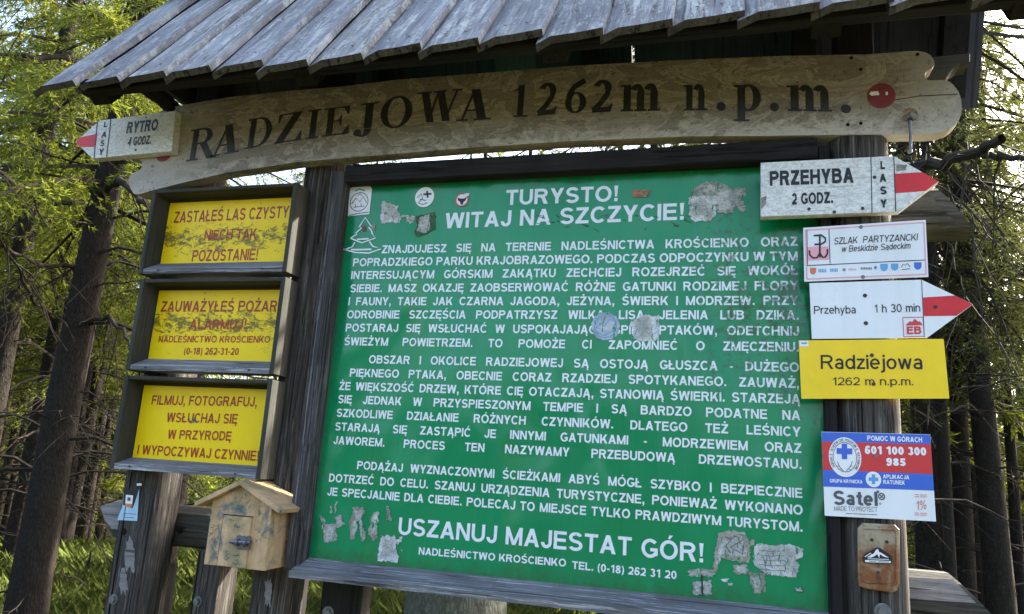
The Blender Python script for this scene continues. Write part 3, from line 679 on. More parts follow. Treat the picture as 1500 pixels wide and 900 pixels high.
# roof
EY, EZ, RY, RZ, BY, BZ, X0, X1 = -0.40, 2.775, 0.115, 3.476, 0.42, 2.875, -0.985, 2.00
fl = math.hypot(RY - EY, RZ - EZ); fd = np.array([0, (RY - EY) / fl, (RZ - EZ) / fl]); fnrm = np.array([0, -fd[2], fd[1]])
bl = math.hypot(BY - RY, BZ - RZ); bd = np.array([0, (BY - RY) / bl, (BZ - RZ) / bl]); bnrm = np.array([0, bd[2] * -1, bd[1]])
m = MB(); m.box(X0 + 0.03, X1 - 0.03, RY - 0.035, RY + 0.035, RZ - 0.13, RZ - 0.035, 0.004)
roof = m.build('roof', M_['under_roof'], stand)
roof['label'] = 'steep roof of lapped silver grey boards over dark rafters'
rnd = random.Random(11)
seams = [X0 + 0.0 + 0.172 * k for k in range(18)]
for k in range(17):
    x0 = seams[k]; w = 0.172 + rnd.uniform(-0.004, 0.006); e = rnd.uniform(-0.018, 0.014); lift = rnd.uniform(0.0, 0.005)
    b0 = np.array([0, EY, EZ]) + fd * e; b1 = np.array([0, RY, RZ]) + fd * 0.02
    prof = [(-0.006, -0.016), (0.045 + rnd.uniform(-.01, .012), 0.003), (0.11, 0.006), (w + 0.006, 0.012)]
    m = MB(); vs = []; nl = 8
    for j in range(nl + 1):
        c = b0 + (b1 - b0) * j / nl; wb = 0.0015 * math.sin(j * 1.3 + k)
        for px, ph in prof: vs.append(np.array([x0 + px, 0, 0]) + c + fnrm * (ph + lift + wb))
        for px, ph in prof[::-1]: vs.append(np.array([x0 + px, 0, 0]) + c + fnrm * (ph + lift + wb - 0.021))
    n = 8; fs = []; mi = []
    for j in range(nl):
        for i in range(n):
            fs.append((j * n + i, j * n + (i + 1) % n, (j + 1) * n + (i + 1) % n, (j + 1) * n + i)); mi.append(0 if i < 4 else 1)
    m.add(vs, fs)
    m.mi = mi
    for i in range(3): m.add([vs[i], vs[i + 1], vs[n - 2 - i], vs[n - 1 - i]], [(0, 3, 2, 1)], 1); a = nl * n; m.add([vs[a + i], vs[a + i + 1], vs[a + n - 2 - i], vs[a + n - 1 - i]], [(0, 1, 2, 3)], 1)
    for fx, fl_ in ((w * .38, .06), (w * .72, .065), (w * .5, .34)):        # nail heads
        c = b0 + fd * fl_ + np.array([x0 + fx, 0, 0]) + fnrm * (lift + .0105); a_ = np.array([.004, 0, 0]); d_ = fd * .004
        m.add([c - a_ - d_, c + a_ - d_, c + a_ + d_, c - a_ + d_], [(0, 1, 2, 3)], 1)
    o = m.build('roof_board', [M_['shingle'], M_['shingle_end']], roof)
# back slope lining with one open joint
d = ROT @ np.array([(927 - 750) / F, -(68 - 450) / F, -1.0]); nn = np.cross(np.array([1.0, 0, 0]), bd); tt = np.dot(np.array([0, RY, RZ]) - CAM, nn) / np.dot(d, nn); XG = float((CAM + tt * d)[0])
edges = [X0 + 0.02]
while edges[-1] < X1 - 0.03: edges.append(min(edges[-1] + rnd.uniform(0.15, 0.19), X1))
edges = sorted([e for e in edges if abs(e - XG) > 0.08] + [XG])
for a, b in zip(edges[:-1], edges[1:]):
    aa = a + (0.005 if a == XG else 0.0); bb = b - (0.005 if b == XG else 0.0)
    p0 = np.array([0, RY, RZ]); p1 = np.array([0, BY, BZ]) + bd * rnd.uniform(-0.01, 0.01); th = bnrm * 0.02; h = rnd.uniform(-.002, .002) * bnrm; ex = np.array([1, 0, 0])
    m = MB(); m.hexa([p0 + ex * aa + h, p0 + ex * bb + h, p1 + ex * bb + h, p1 + ex * aa + h, p0 + ex * aa + th + h, p0 + ex * bb + th + h, p1 + ex * bb + th + h, p1 + ex * aa + th + h]); m.build('lining_board', M_['under_roof'], roof)
for xr in (-0.80, -0.02, 0.76, 1.46, 1.90):
    for s, (pa, pb, nr) in enumerate((((RY, RZ), (EY + 0.03, EZ + 0.045), fnrm), ((RY, RZ), (BY - 0.02, BZ + 0.04), bnrm))):
        dr_ = np.array([0, pb[0] - pa[0], pb[1] - pa[1]]); dr_ /= np.linalg.norm(dr_); a = np.array([0, *pa]) - nr * 0.025 + dr_ * 0.13; b = np.array([0, *pb]) - nr * 0.025; ex = np.array([1, 0, 0]); w = 0.035; t = nr * 0.075
        m = MB(); m.hexa([a - t + ex * (xr - w), a - t + ex * (xr + w), b - t + ex * (xr + w), b - t + ex * (xr - w), a + ex * (xr - w), a + ex * (xr + w), b + ex * (xr + w), b + ex * (xr - w)]); m.build('rafter', M_['dark_wood_v'], roof)
for nr_, dd in ((fnrm, -fd), (bnrm, bd)):
    p0 = np.array([0, RY, RZ]) + nr_ * 0.026 - dd * 0.02; p1 = p0 + dd * 0.12; ex = np.array([1, 0, 0]); th = nr_ * 0.018
    m = MB(); m.hexa([p0 + ex * (X0 - .01), p0 + ex * (X1 + .01), p1 + ex * (X1 + .01), p1 + ex * (X0 - .01), p0 + ex * (X0 - .01) + th, p0 + ex * (X1 + .01) + th, p1 + ex * (X1 + .01) + th, p1 + ex * (X0 - .01) + th]); m.build('ridge_board', M_['shingle'], roof)
m = MB(); m.box(X0 + 0.13, X1 - 0.05, EY + 0.055, EY + 0.10, EZ + 0.008, EZ + 0.055, 0.004); m.build('eave_purlin', M_['dark_wood'], roof)
m = MB(); m.add([(X0 + 0.04, EY + 0.24, 3.035), (X0 + 0.04, BY - 0.10, 3.035), (X0 + 0.04, RY, RZ - 0.05), (X0 + 0.065, EY + 0.24, 3.035), (X0 + 0.065, BY - 0.10, 3.035), (X0 + 0.065, RY, RZ - 0.05)], [(0, 1, 2), (5, 4, 3), (0, 3, 4, 1), (1, 4, 5, 2), (2, 5, 3, 0)]); m.build('gable_board', M_['under_roof'], roof)
m = MB(); m.tube([(-0.60, 0.06, 2.72), (-0.78, -0.05, 2.9), (-0.90, -0.22, 2.98)], 0.03, 8); m.build('brace', M_['dark_wood_v'], stand)
# ------------------------------------------------------------------ the green noticeboard
nb = thing('noticeboard', (0.72, 0.0, 1.30), 'large green board of white Polish text with torn stickers in a dark wooden frame', 'noticeboard')
m = MB(); m.box(-0.006, 1.470, 0.0, 0.012, 1.338, 2.55, 0); m.build('panel', M_['green'], nb)
fr = MB(); fr.box(-0.052, 0.0, -0.05, 0.03, 1.315, 2.582, 0.004); fr.build('frame_rail', M_['frame_z'], nb)
fr = MB(); fr.box(1.4635, 1.492, -0.045, 0.03, 1.34, 2.580, 0.004); fr.build('frame_rail', M_['dark_wood_v'], nb)
fr = MB(); fr.box(1.484, 1.527, -0.02, 0.06, 0.6, 1.66, 0.004); fr.build('back_batten', M_['dark_wood_v'], nb)
fr = MB(); fr.box(0.0015, 1.462, -0.05, 0.03, 2.541, 2.600, 0.003); fr.build('frame_rail', M_['dark_wood'], nb)
m = MB(); ya, yb = -0.088, 0.03
def sillm(x0, x1, z0, zf, zb, yf, ybk, mb):          # sloping sill: low at the front
    mb.hexa([(x0, yf, z0), (x1, yf, z0), (x1, yf, zf), (x0, yf, zf), (x0, ybk, z0), (x1, ybk, z0), (x1, ybk, zb), (x0, ybk, zb)])
sillm(-0.010, 0.60, 1.300, 1.318, 1.348, -0.088, 0.0, m); sillm(0.601, 1.474, 1.300, 1.319, 1.3485, -0.088, 0.0, m)
m.build('sill', M_['sill'], nb)
YT = -0.0012
def lines(rows, w, cap, just=True, xs=0.85, sp=None):
    t = TXT()
    for r in rows: t.line(r[0], r[1], r[2], r[3] if len(r) > 3 else cap, YT, w, just=just, xs=xs, sp=sp)
    t.build('lettering', M_['white_text'], nb)
lines([('TURYSTO!', (740.5, 300.8), (906, 295), 22), ('WITAJ NA SZCZYCIE!', (651.5, 335), (1003, 322), 22.5)], 0.225, 22, just=False, sp=0.60)
lines([('ZNAJDUJESZ SIĘ NA TERENIE NADLEŚNICTWA KROŚCIENKO ORAZ', (559, 371.5), (1169, 360.5)),
       ('POPRADZKIEGO PARKU KRAJOBRAZOWEGO. PODCZAS ODPOCZYNKU W TYM', (516.7, 390.5), (1168.7, 382)),
       ('INTERESUJĄCYM GÓRSKIM ZAKĄTKU ZECHCIEJ ROZEJRZEĆ SIĘ WOKÓŁ', (514, 409.3), (1168.7, 402.7)),
       ('SIEBIE. MASZ OKAZJĘ ZAOBSERWOWAĆ RÓŻNE GATUNKI RODZIMEJ FLORY', (512.7, 428.5), (1169.5, 425.3)),
       ('I FAUNY, TAKIE JAK CZARNA JAGODA, JEŻYNA, ŚWIERK I MODRZEW. PRZY', (510, 447.5), (1169.5, 447.2)),
       ('ODROBINIE SZCZĘŚCIA PODPATRZYSZ WILKA, LISA, JELENIA LUB DZIKA.', (508, 466.7), (1170.5, 468.5)),
       ('POSTARAJ SIĘ WSŁUCHAĆ W USPOKAJAJĄCY ŚPIEW PTAKÓW, ODETCHNIJ', (506, 486), (1170.7, 492)),
       ('ŚWIEŻYM POWIETRZEM. TO POMOŻE CI ZAPOMNIEĆ O ZMĘCZENIU.', (504, 506), (1170.5, 515.4))], 0.225, 11.7)
lines([('OBSZAR I OKOLICE RADZIEJOWEJ SĄ OSTOJĄ GŁUSZCA - DUŻEGO', (540, 532.5), (1170.7, 545.3)),
       ('PIĘKNEGO PTAKA, OBECNIE CORAZ RZADZIEJ SPOTYKANEGO. ZAUWAŻ,', (512, 552), (1171, 568.8)),
       ('ŻE WIĘKSZOŚĆ DRZEW, KTÓRE CIĘ OTACZAJĄ, STANOWIĄ ŚWIERKI. STARZEJĄ', (496.5, 571.5), (1172.5, 592)),
       ('SIĘ JEDNAK W PRZYSPIESZONYM TEMPIE I SĄ BARDZO PODATNE NA', (494.8, 590.7), (1172.5, 616)),
       ('SZKODLIWE DZIAŁANIE RÓŻNYCH CZYNNIKÓW. DLATEGO TEŻ LEŚNICY', (492.7, 610.7), (1173, 640)),
       ('STARAJĄ SIĘ ZASTĄPIĆ JE INNYMI GATUNKAMI - MODRZEWIEM ORAZ', (490.5, 630.7), (1174, 664)),
       ('JAWOREM. PROCES TEN NAZYWAMY PRZEBUDOWĄ DRZEWOSTANU.', (488, 650.7), (1174.7, 687.5))], 0.225, 12.0)
lines([('PODĄŻAJ WYZNACZONYMI ŚCIEŻKAMI ABYŚ MÓGŁ SZYBKO I BEZPIECZNIE', (522.7, 687.5), (1175.5, 729.9)),
       ('DOTRZEĆ DO CELU. SZANUJ URZĄDZENIA TURYSTYCZNE, PONIEWAŻ WYKONANO', (481.5, 705.9), (1176, 754.7)),
       ('JE SPECJALNIE DLA CIEBIE. POLECAJ TO MIEJSCE TYLKO PRAWDZIWYM TURYSTOM.', (479, 725.9), (1176, 779.3))], 0.225, 12.2)
lines([('USZANUJ MAJESTAT GÓR!', (583, 783), (1031.5, 824.5), 25)], 0.215, 25, just=False, sp=.60)
t = TXT(); t.line('NADLEŚNICTWO KROŚCIENKO', (613, 812.5), (829, 830.5), 10.8, YT, .225, sp=.6); t.line('TEL. (0-18) 262 31 20', (838, 833.5), (991, 848.8), 11.5, YT, .225, sp=.6); t.build('lettering', M_['white_text'], nb)
# stickers and their torn remains
YS = -0.0022
def sticker(name, polys, mat, label=None, y=YS):
    o = None; mat = M_[mat] if isinstance(mat, str) else mat
    for k, p in enumerate(polys):
        rag = name == 'torn_sticker' and len(p) < 40
        t = TXT(); t.flat(jagpoly(p, k + len(p), 2.2, 1.5) if rag else p, y - 0.00015 * k)
        ob = t.build(name, mat, nb)
        if rag and len(p) > 3:                        # a second, less torn paper layer on top
            c = np.mean(p, 0); xs_ = [q[0] for q in p]; r_ = random.Random(len(p) * 7 + k); w_ = max(xs_) - min(xs_)
            if w_ > 13:
                t = TXT(); q = [(c[0] + (x - c[0]) * (.80 if r_.random() < .6 else .5), c[1] + (yy - c[1]) * (.82 if r_.random() < .6 else .5)) for x, yy in p]
                t.flat(jagpoly(q, k + 3, 2.0, 1.6), y - 0.00015 * k - .00035); t.build('paper_layer', M_['torn_layer'], ob)
        o = o or ob
    if label: o['label'] = label
    return o
M_['torn_layer'] = torn('torn_paper_layer', (0.58, 0.58, 0.55), (0.24, 0.25, 0.23), 85.0, 0.50)
s = sticker('round_badge_sticker', [[(512, 277), (516, 274.5), (542, 273), (545, 277), (541, 314), (509.5, 317)]], 'white_print', 'white badge sticker with mountain emblem in the top left corner')
t = TXT(); c = (526, 296); t.ring(c, 13.5, 14, 1.1, YS - .0004); t.pline([(515, 299), (522, 290), (527, 296), (532, 288), (537, 297)], 1.3, YS - .0005); t.pline([(518, 304), (534, 302)], 1.1, YS - .0005); t.pline([(524, 287), (527, 284), (530, 287)], 1.0, YS - .0005); t.pline([(521, 299), (521, 304)], 1, YS - .0005); t.pline([(529, 298), (529, 303)], 1, YS - .0005); t.pline([(511, 316), (524, 313), (540, 311)], 1.2, YS - .0005); t.build('emblem', M_['grey_print'], s)
t = TXT(); t.pline([(520, 280), (527, 277.2), (535, 279.5)], 2.2, YS - .0005); t.build('arc_print', M_['sky_blue'], s)
t = TXT(); t.ring((622, 289), 14, 14.6, 14, YS); s = t.build('round_sticker', M_['white_print'], nb); s['label'] = 'round white sticker with dark cross'
t = TXT(); t.pline([(620, 285), (632, 284)], 3, YS - .0005); t.pline([(625.5, 280), (626.5, 290)], 3, YS - .0005); t.pline([(611, 290), (617, 284), (619, 291), (614, 296)], 1.2, YS - .0005); t.pline([(612, 297), (619, 300), (626, 297)], 1.2, YS - .0005); t.pline([(615, 292), (624, 294)], 1.2, YS - .0005); t.build('emblem', M_['grey_print'], s)
t = TXT(); t.ring((676.5, 293), 9.6, 9.8, 9.6, YS); s = t.build('round_sticker', M_['white_print'], nb); s['label'] = 'small white sticker ringed red with black bull head'
t = TXT(); t.ring((676.5, 293), 9.8, 10, 1.8, YS - .0004); t.build('red_ring', M_['bright_red'], s)
t = TXT(); t.flat([(670, 290), (674, 291), (680, 291), (684, 288), (682, 294), (679, 296), (678, 300), (675, 300), (674, 296), (671, 294)], YS - .0005); t.build('bull_head', M_['black_print'], s)
t = TXT(); t.flat([(680, 284), (687.5, 283), (687, 287), (682, 288)], YS - .0006); t.build('white_tab', M_['white_print'], s)
sticker('red_sticker_remnant', [jag(939, 284, 29, 12, 5, 18, .2)], torn('torn_red_paper', (0.46, 0.13, 0.10), (0.30, 0.34, 0.24), 60, .5))
t = TXT()                                                       # outlined fir tree emblem
tree = [(535, 319), (543, 337), (539, 337), (548, 351), (541, 350.5), (551, 362), (544, 364)]
t.pline([(521, 342), (530, 334), (526, 333), (535, 319), (544, 332), (540, 333), (546, 341)], 1.8, YS); t.pline([(514, 349), (523, 343), (520, 341)], 1.8, YS)
t.pline([(513, 349), (530, 356), (550, 349), (544, 341)], 1.8, YS); t.pline([(504, 366), (516, 362), (520, 355)], 1.8, YS); t.pline([(502, 365), (520, 370), (540, 371), (558, 365), (546, 361), (541, 354)], 2.0, YS)
t.pline([(523, 351), (540, 350)], 2.2, YS - .0001); t.pline([(514, 366), (528, 366), (544, 365.5)], 2.4, YS - .0002)
o = t.build('fir_tree_emblem', M_['white_text'], nb); o['label'] = 'white outlined fir tree emblem with small print'
t = TXT(); t.flat([(530, 333), (534, 330), (536, 334), (535, 339), (531, 339)], YS - .0001); t.build('red_mark', M_['red_disc'], o)
sticker('torn_sticker', [[(559, 296), (562, 294), (567, 298), (572, 297), (576, 300), (584, 302), (582, 309), (586, 312), (586, 327), (572, 326), (558, 328)]], 'torn_white')
sticker('torn_sticker', [jag(593, 317, 14, 5, 3, 16, .5), jag(601, 322, 14, 13, 8, 18, .5)], 'torn_white')
sticker('torn_sticker', [[(609, 318), (614, 316), (622, 315), (637, 310), (638, 336), (630, 340), (622, 345), (611, 347), (607, 340), (610, 332)]], 'torn_green')
sticker('torn_sticker', [jag(547, 333, 8, 12, 5, 14, .4)], 'torn_tan')
# the big pair in the top right
sticker('torn_sticker', [[(1013, 283), (1013, 277), (1020, 275), (1032, 267), (1052, 267), (1064, 271), (1072, 278), (1076, 276), (1080, 275), (1092, 275), (1093, 288), (1082, 287), (1090, 298), (1093, 308), (1084, 310), (1078, 300), (1074, 312), (1052, 313), (1049, 300), (1013, 288)]], 'torn_grey')
sticker('torn_sticker', [[(1009, 289), (1030, 288), (1049, 287), (1049, 315), (1041, 325), (1030, 323), (1018, 326), (1009, 316)]], 'torn_white', y=YS - .0006)
# round and square remains over the text
s = sticker('round_sticker', [jag(887, 478, 43, 44, 12, 34, .10, True)], 'torn_blue', 'scraped round blue and white sticker over the text')
t = TXT(); t.ring((887, 478), 17, 17.5, 1.3, YS - .0006); t.pline([(877, 475), (886, 471), (885, 479), (893, 468), (901, 471)], 1.5, YS - .0006); t.pline([(874, 486), (884, 492), (900, 484)], 1.5, YS - .0006); t.build('emblem', M_['sky_blue'], s)
sticker('torn_sticker', [[(925, 470), (934, 467), (943, 462), (951, 461), (955, 464), (966, 462), (965, 470), (965, 498), (955, 500), (940, 501), (928, 496), (926, 487), (931, 482), (922, 478)]], 'torn_white')
# bottom left remains
sticker('torn_sticker', [[(472, 766), (488, 768), (491, 767), (494, 790), (480, 796), (475, 794)], [(490, 757), (499, 754), (505, 769), (493, 773)], [(484, 741), (487, 738), (486, 752), (483, 752)], [(492, 735), (494.5, 735), (493, 749), (489, 752)], [(468, 752), (473, 758), (480, 766), (472, 766)]], 'torn_grey')
sticker('torn_sticker', [[(512, 775), (513, 760), (518, 748), (516, 743), (533, 744), (534, 752), (528, 756), (534, 775), (535, 790), (530, 794), (530, 770), (525, 757), (521, 760), (523, 775), (519, 790), (513, 793)], [(545, 755), (553, 749), (556, 752), (552, 770), (553, 788), (546, 793), (540, 780)]], 'torn_tan')
sticker('torn_sticker', [[(566, 742), (570, 742), (574, 763), (566, 762)]], 'torn_tan')
sticker('torn_sticker', [[(553, 818), (556, 800), (559, 784), (563, 787), (567, 783), (573, 787), (577, 783), (581, 792), (580, 805), (585, 816), (582, 824), (553, 822)], [(580, 790), (589, 786), (588, 794), (582, 798)], [(586, 803), (590, 806), (588, 808)]], 'torn_white')
# bottom right remains
s = sticker('torn_sticker', [[(1052, 781), (1065, 778), (1090, 779), (1096, 792), (1099, 805), (1098, 825), (1075, 822), (1056, 817), (1050, 838), (1044, 836), (1048, 805)]], 'torn_tan', 'grey brown torn poster scrap with scribbles')
t = TXT(); t.pline([(1062, 787), (1072, 790), (1063, 800), (1070, 810)], 1.3, YS - .0006); t.pline([(1075, 785), (1090, 790), (1070, 802), (1088, 812), (1090, 795)], 1.3, YS - .0006); t.build('scribble', M_['black_print'], s)
s = sticker('torn_sticker', [[(1104, 800), (1112, 797), (1140, 799), (1155, 797), (1165, 800), (1176, 804), (1176, 815), (1165, 820), (1172, 828), (1167, 846), (1140, 844), (1120, 841), (1104, 825)]], torn('printed_torn_paper', (0.60, 0.61, 0.60), (0.07, 0.20, 0.09), 34, .56), 'white torn notice with green print and scribbles')
t = TXT()
for i in range(5): t.pline([(1112, 806 + i * 7), (1130, 808 + i * 7), (1150, 807 + i * 7.3)], 0.8, YS - .0006)
t.pline([(1117, 815), (1122, 826), (1126, 812), (1130, 830)], 1.1, YS - .0007); t.pline([(1128, 836), (1122, 833), (1122, 840), (1130, 839)], 1.1, YS - .0007); t.pline([(1160, 843), (1163, 834), (1168, 843)], 1.1, YS - .0007); t.build('scribble', M_['grey_print'], s)
sticker('torn_sticker', [jag(1086, 834, 24, 16, 7, 18, .4), [(1096, 838), (1120, 840), (1121, 868), (1106, 870), (1098, 848)], jag(1102, 795, 8, 13, 5, 12, .4)], 'torn_tan')
sticker('torn_sticker', [jag(1028, 839, 42, 13, 7, 20, .35), [(1015, 852), (1042, 851), (1042, 872), (1016, 871)]], 'torn_grey')
t = TXT(); t.pline([(1028, 842), (1029, 873)], 2.6, YS - .0006); t.build('dark_streak', M_['black_print'], nb)
sticker('torn_sticker', [jag(1062, 850, 14, 6, 2, 12, .5), jag(1070, 856, 7, 5, 3, 10, .4)], 'torn_white')
sticker('torn_sticker', [jag(1170, 864, 16, 12, 4, 22, .7)], 'torn_green')
# pen strokes and scratches across the heading
t = TXT(); rnd = random.Random(4)
for i in range(26):
    x, y = rnd.uniform(775, 1005), rnd.uniform(312, 336); l = rnd.uniform(3, 11); a = rnd.uniform(-.5, .9)
    t.pline([(x, y), (x + l * .5, y + l * a * .5 + rnd.uniform(-1, 1)), (x + l, y + l * a)], rnd.uniform(.6, 1.3), YS)
t.build('scratches', M_['torn_green'], nb)

# ------------------------------------------------------------------ three boxed yellow notices
def box_notice(z0, z1, x0, x1, mat, label, texts, sh):
    b = thing('boxed_notice', ((x0 + x1) / 2, -0.04, z0), label, 'notice', 'boxed yellow forest notices')
    f, k, t = -0.085, 0.0, 0.0165
    m = MB(); m.box(x0, x0 + t, f, k, z0, z1, 0.002); m.build('side_board', M_['box_green_z'], b)
    m = MB(); m.box(x1 - t, x1, f, k, z0, z1, 0.002); m.build('side_board', M_['box_green_z'], b)
    m = MB(); m.box(x0 + t + .001, x1 - t - .001, f + .0015, k, z1 - t * .8, z1 - .001, 0.002); m.build('top_board', M_['box_green_x'], b)
    m = MB(); sillm(x0 + t + .001, x1 - t - .001, z0 + .001, z0 + 0.018, z0 + sh, f + .0015, k - .012, m); m.build('sill', M_['sill'], b)
    m = MB(); m.box(x0 + t + .001, x1 - t - .001, k - .011, k - .001, z0 + .03, z1 - t * .8, 0); m.build('back_board', M_['box_green_x'], b)
    m = MB(); m.box(x0 + t + .004, x1 - t - .004, k - .0135, k - .0112, z0 + sh - .002, z1 - t * .8 - .012, 0); m.build('yellow_sheet', M_[mat], b)
    for r in texts:
        tx = TXT(); tx.line(r[0], r[1], r[2], r[3], -0.0145, r[4], sp=.60); tx.build('lettering', M_['red_print'], b)
    m = MB()
    for px in (x0 + .009, x1 - .009):
        for pz in (z0 + .06, z1 - .06): m.disc((px, f, pz), 0.0035, .0015, 10)
    for px in (x0 + .08, x1 - .09): m.disc((px, f, z0 + .011), 0.0035, .0012, 10)
    m.build('nails', M_['nail'], b)
    return b
box_notice(2.226, 2.534, -0.732, -0.150, 'yellow_a', 'boxed yellow notice with smeared ZASTAŁEŚ LAS CZYSTY text, topmost of three', [
    ('ZASTAŁEŚ LAS CZYSTY', (254, 327), (422, 319), 16.5, 0.195), ('NIECH TAK', (298.4, 352.6), (375, 350), 15, 0.205), ('POZOSTANIE!', (280.4, 383.3), (377, 381), 16.5, 0.195)], .057)
box_notice(1.893, 2.209, -0.718, -0.149, 'yellow_b', 'boxed yellow notice with ZAUWAŻYŁEŚ POŻAR text, middle of three', [
    ('ZAUWAŻYŁEŚ POŻAR', (235, 457), (405, 456.7), 15.5, 0.205), ('ALARMUJ!', (277, 482.7), (360, 482.3), 14.3, 0.215), ('NADLEŚNICTWO KROŚCIENKO', (231.7, 501.7), (395, 502.3), 9.5, 0.205), ('(0-18) 262-31-20', (269, 519.5), (349, 520.2), 10, 0.215)], .050)
bx3 = box_notice(1.570, 1.876, -0.716, -0.149, 'yellow_c', 'clean yellow boxed notice with FILMUJ, FOTOGRAFUJ text, lowest of three', [
    ('FILMUJ, FOTOGRAFUJ,', (221.5, 593), (376, 596), 13.8, 0.205), ('WSŁUCHAJ SIĘ', (243.4, 618.5), (347, 621), 14, 0.205), ('W PRZYRODĘ', (245, 643), (338, 646), 13.5, 0.205), ('I WYPOCZYWAJ CZYNNIE!', (200.6, 665.5), (378.5, 675.5), 14, 0.205)], .039)
t = TXT(); t.pline([(276, 612), (279, 620), (287, 617), (286, 611), (282, 616), (290, 619)], 1.6, -0.0152); t.build('scribble', M_['grey_print'], bx3)

# ------------------------------------------------------------------ carved name board
pb = thing('name_board', (0.45, -0.03, 2.60), 'long arched wooden name board carved RADZIEJOWA 1262m n.p.m. under the roof', 'name board')
YP = -0.05
top = [(240, 160), (263, 155), (333, 143), (417, 134), (500, 127), (583, 117), (700, 108), (833, 97), (1000, 88), (1150, 82), (1267, 80), (1310, 77), (1333, 75), (1345, 75), (1356, 77), (1363, 81), (1368, 88), (1369, 95), (1366, 100), (1359, 103), (1355, 108), (1355, 114), (1360, 118), (1370, 118), (1383, 117), (1391, 120), (1397, 125), (1404, 134), (1408, 146), (1409, 160), (1406, 174), (1400, 183), (1390, 190), (1378, 194), (1360, 196)]
bot = [(1267, 197), (1133, 199), (1000, 200), (833, 207), (667, 218), (583, 225), (500, 232), (433, 238), (333, 253), (267, 268), (220, 280), (203, 285), (196, 284), (191, 276), (188, 266), (190, 258), (196, 253), (204, 250), (208, 245), (208, 238), (203, 233), (195, 233), (186, 231), (182, 222), (186, 212), (200, 190)]
outl = [(float(p[0]), float(p[2])) for p in (P(x, y, YP) for x, y in top + bot)]
hc = P(1333, 168, YP); hr = 0.0195
b = bmesh.new()
hole = [(hc[0] + hr * math.cos(2 * math.pi * k / 20), hc[2] + hr * math.sin(2 * math.pi * k / 20)) for k in range(20)]
allp = [Vector(p) for p in outl] + [Vector(p) for p in hole]; no = len(outl)
res = delaunay_2d_cdt(allp, [(no + k, no + (k + 1) % 20) for k in range(20)] , [list(range(no))], 1, 1e-6)
tris = [f for f in res[2] if math.hypot(sum(res[0][i][0] for i in f) / len(f) - hc[0], sum(res[0][i][1] for i in f) / len(f) - hc[2]) > hr]
m = MB(); TH = 0.05; nv = len(res[0])
m.add([(v[0], YP, v[1]) for v in res[0]] + [(v[0], YP + TH, v[1]) for v in res[0]], [tuple(f) for f in tris] + [tuple(i + nv for i in f[::-1]) for f in tris])
def wall(loop, flip=False):
    n = len(loop); vs = []; 
    for x, z in loop: vs += [(x, YP, z), (x, YP + TH, z)]
    m.add(vs, [(2 * i, 2 * i + 1, 2 * ((i + 1) % n) + 1, 2 * ((i + 1) % n)) for i in range(n)])
wall(outl); wall(hole)
po = m.build('board', M_['plank'], pb)
LY = YP - 0.0012
t = TXT(); BASE = [(272.7, 237), (310, 229), (360, 218.5), (401, 211), (448, 204.5), (483, 199.5), (518, 194), (555, 189.5), (616, 183), (672, 178)]
LT = [('R', 272.7, 237, 313, 231, 46), ('A', 308, 230.5, 349, 222.5, 43), ('D', 358, 218.8, 396, 212, 43), ('Z', 401, 211.5, 441, 205, 42), ('I', 447, 204.5, 466, 202, 42), ('E', 471, 201, 511, 196, 41),
      ('J', 518, 195.5, 550, 192, 42), ('O', 555, 189.5, 602, 185, 45), ('W', 609, 181, 673, 176, 45), ('A', 669, 178, 718, 175, 45),
      ('1', 749, 172.3, 774, 171, 47), ('2', 785, 170, 816, 167.5, 47), ('6', 826, 166.5, 859, 165, 47), ('2', 865, 165.5, 898, 164, 47), ('m', 908, 163.8, 968, 162.5, 57),
      ('n', 1001, 162.3, 1037, 162, 55), ('.', 1049, 162.2, 1066, 162.2, 48), ('p', 1075, 162.3, 1117, 162.5, 55), ('.', 1127, 162.6, 1144, 162.8, 48), ('m', 1153, 162.8, 1220, 164, 55), ('.', 1231, 165.2, 1250, 165.6, 48)]
for c, xa, ya, xb, yb, cap in LT:
    p0 = P(xa, ya, LY); p1 = P(xb, yb, LY); tp = P(xa, ya - cap, LY); W = glyph(c, .22, serif)[2]
    t.put(c, p0, (p1 - p0) / W, np.array([0, 0, tp[2] - p0[2]]), .22, serif)
t.build('lettering', M_['plank_text'], pb)
t = TXT(); t.ring((1291, 140.5), 21, 18.5, 21, LY); o = t.build('red_disc', M_['red_disc'], pb)
t = TXT(); t.flat(jag(1281, 137, 16, 7, 3, 18, .35), LY - .0006); t.flat(jag(1299, 137, 5, 6, 6, 12, .4), LY - .0006); t.build('worn_patch', M_['white_print'], o)
t = TXT(); t.ring((240, 226), 11, 11, 11, LY); t.build('red_disc', M_['red_disc'], pb)
m = MB()
for x, y in ((1247, 85), (1261, 102), (1344, 80), (1242, 183), (1261, 181)): q = P(x, y, YP); m.disc((q[0], YP, q[2]), .005, .0008, 10)
m.build('nail_holes', M_['hole'], pb)
t = TXT(); t.pline([(1310, 147), (1345, 141), (1403, 138)], 1.0, LY); t.build('crack', M_['hole'], pb)
m = MB(); a = P(1333, 178, YP - .01); c = P(1333, 222, YP - .01); m.tube([(a[0], YP + .02, a[2] + .012), (a[0], YP - .004, a[2] + .006), a, (a[0], a[1], (a[2] + c[2]) / 2), c], .0045, 8)
m.tube([(c[0], c[1], c[2] + .004), (c[0], c[1], c[2] - .004)], .0065, 8); m.build('hanging_bolt', M_['steel'], pb)
t_ = MB(); q = P(1333, 172, YP - .002); t_.tube([(q[0] - .015, YP - .003, q[2] - .004), (q[0], YP - .010, q[2] + .004), (q[0] + .015, YP - .003, q[2] - .004)], .007, 8); t_.build('bolt_washer', M_['steel'], pb)

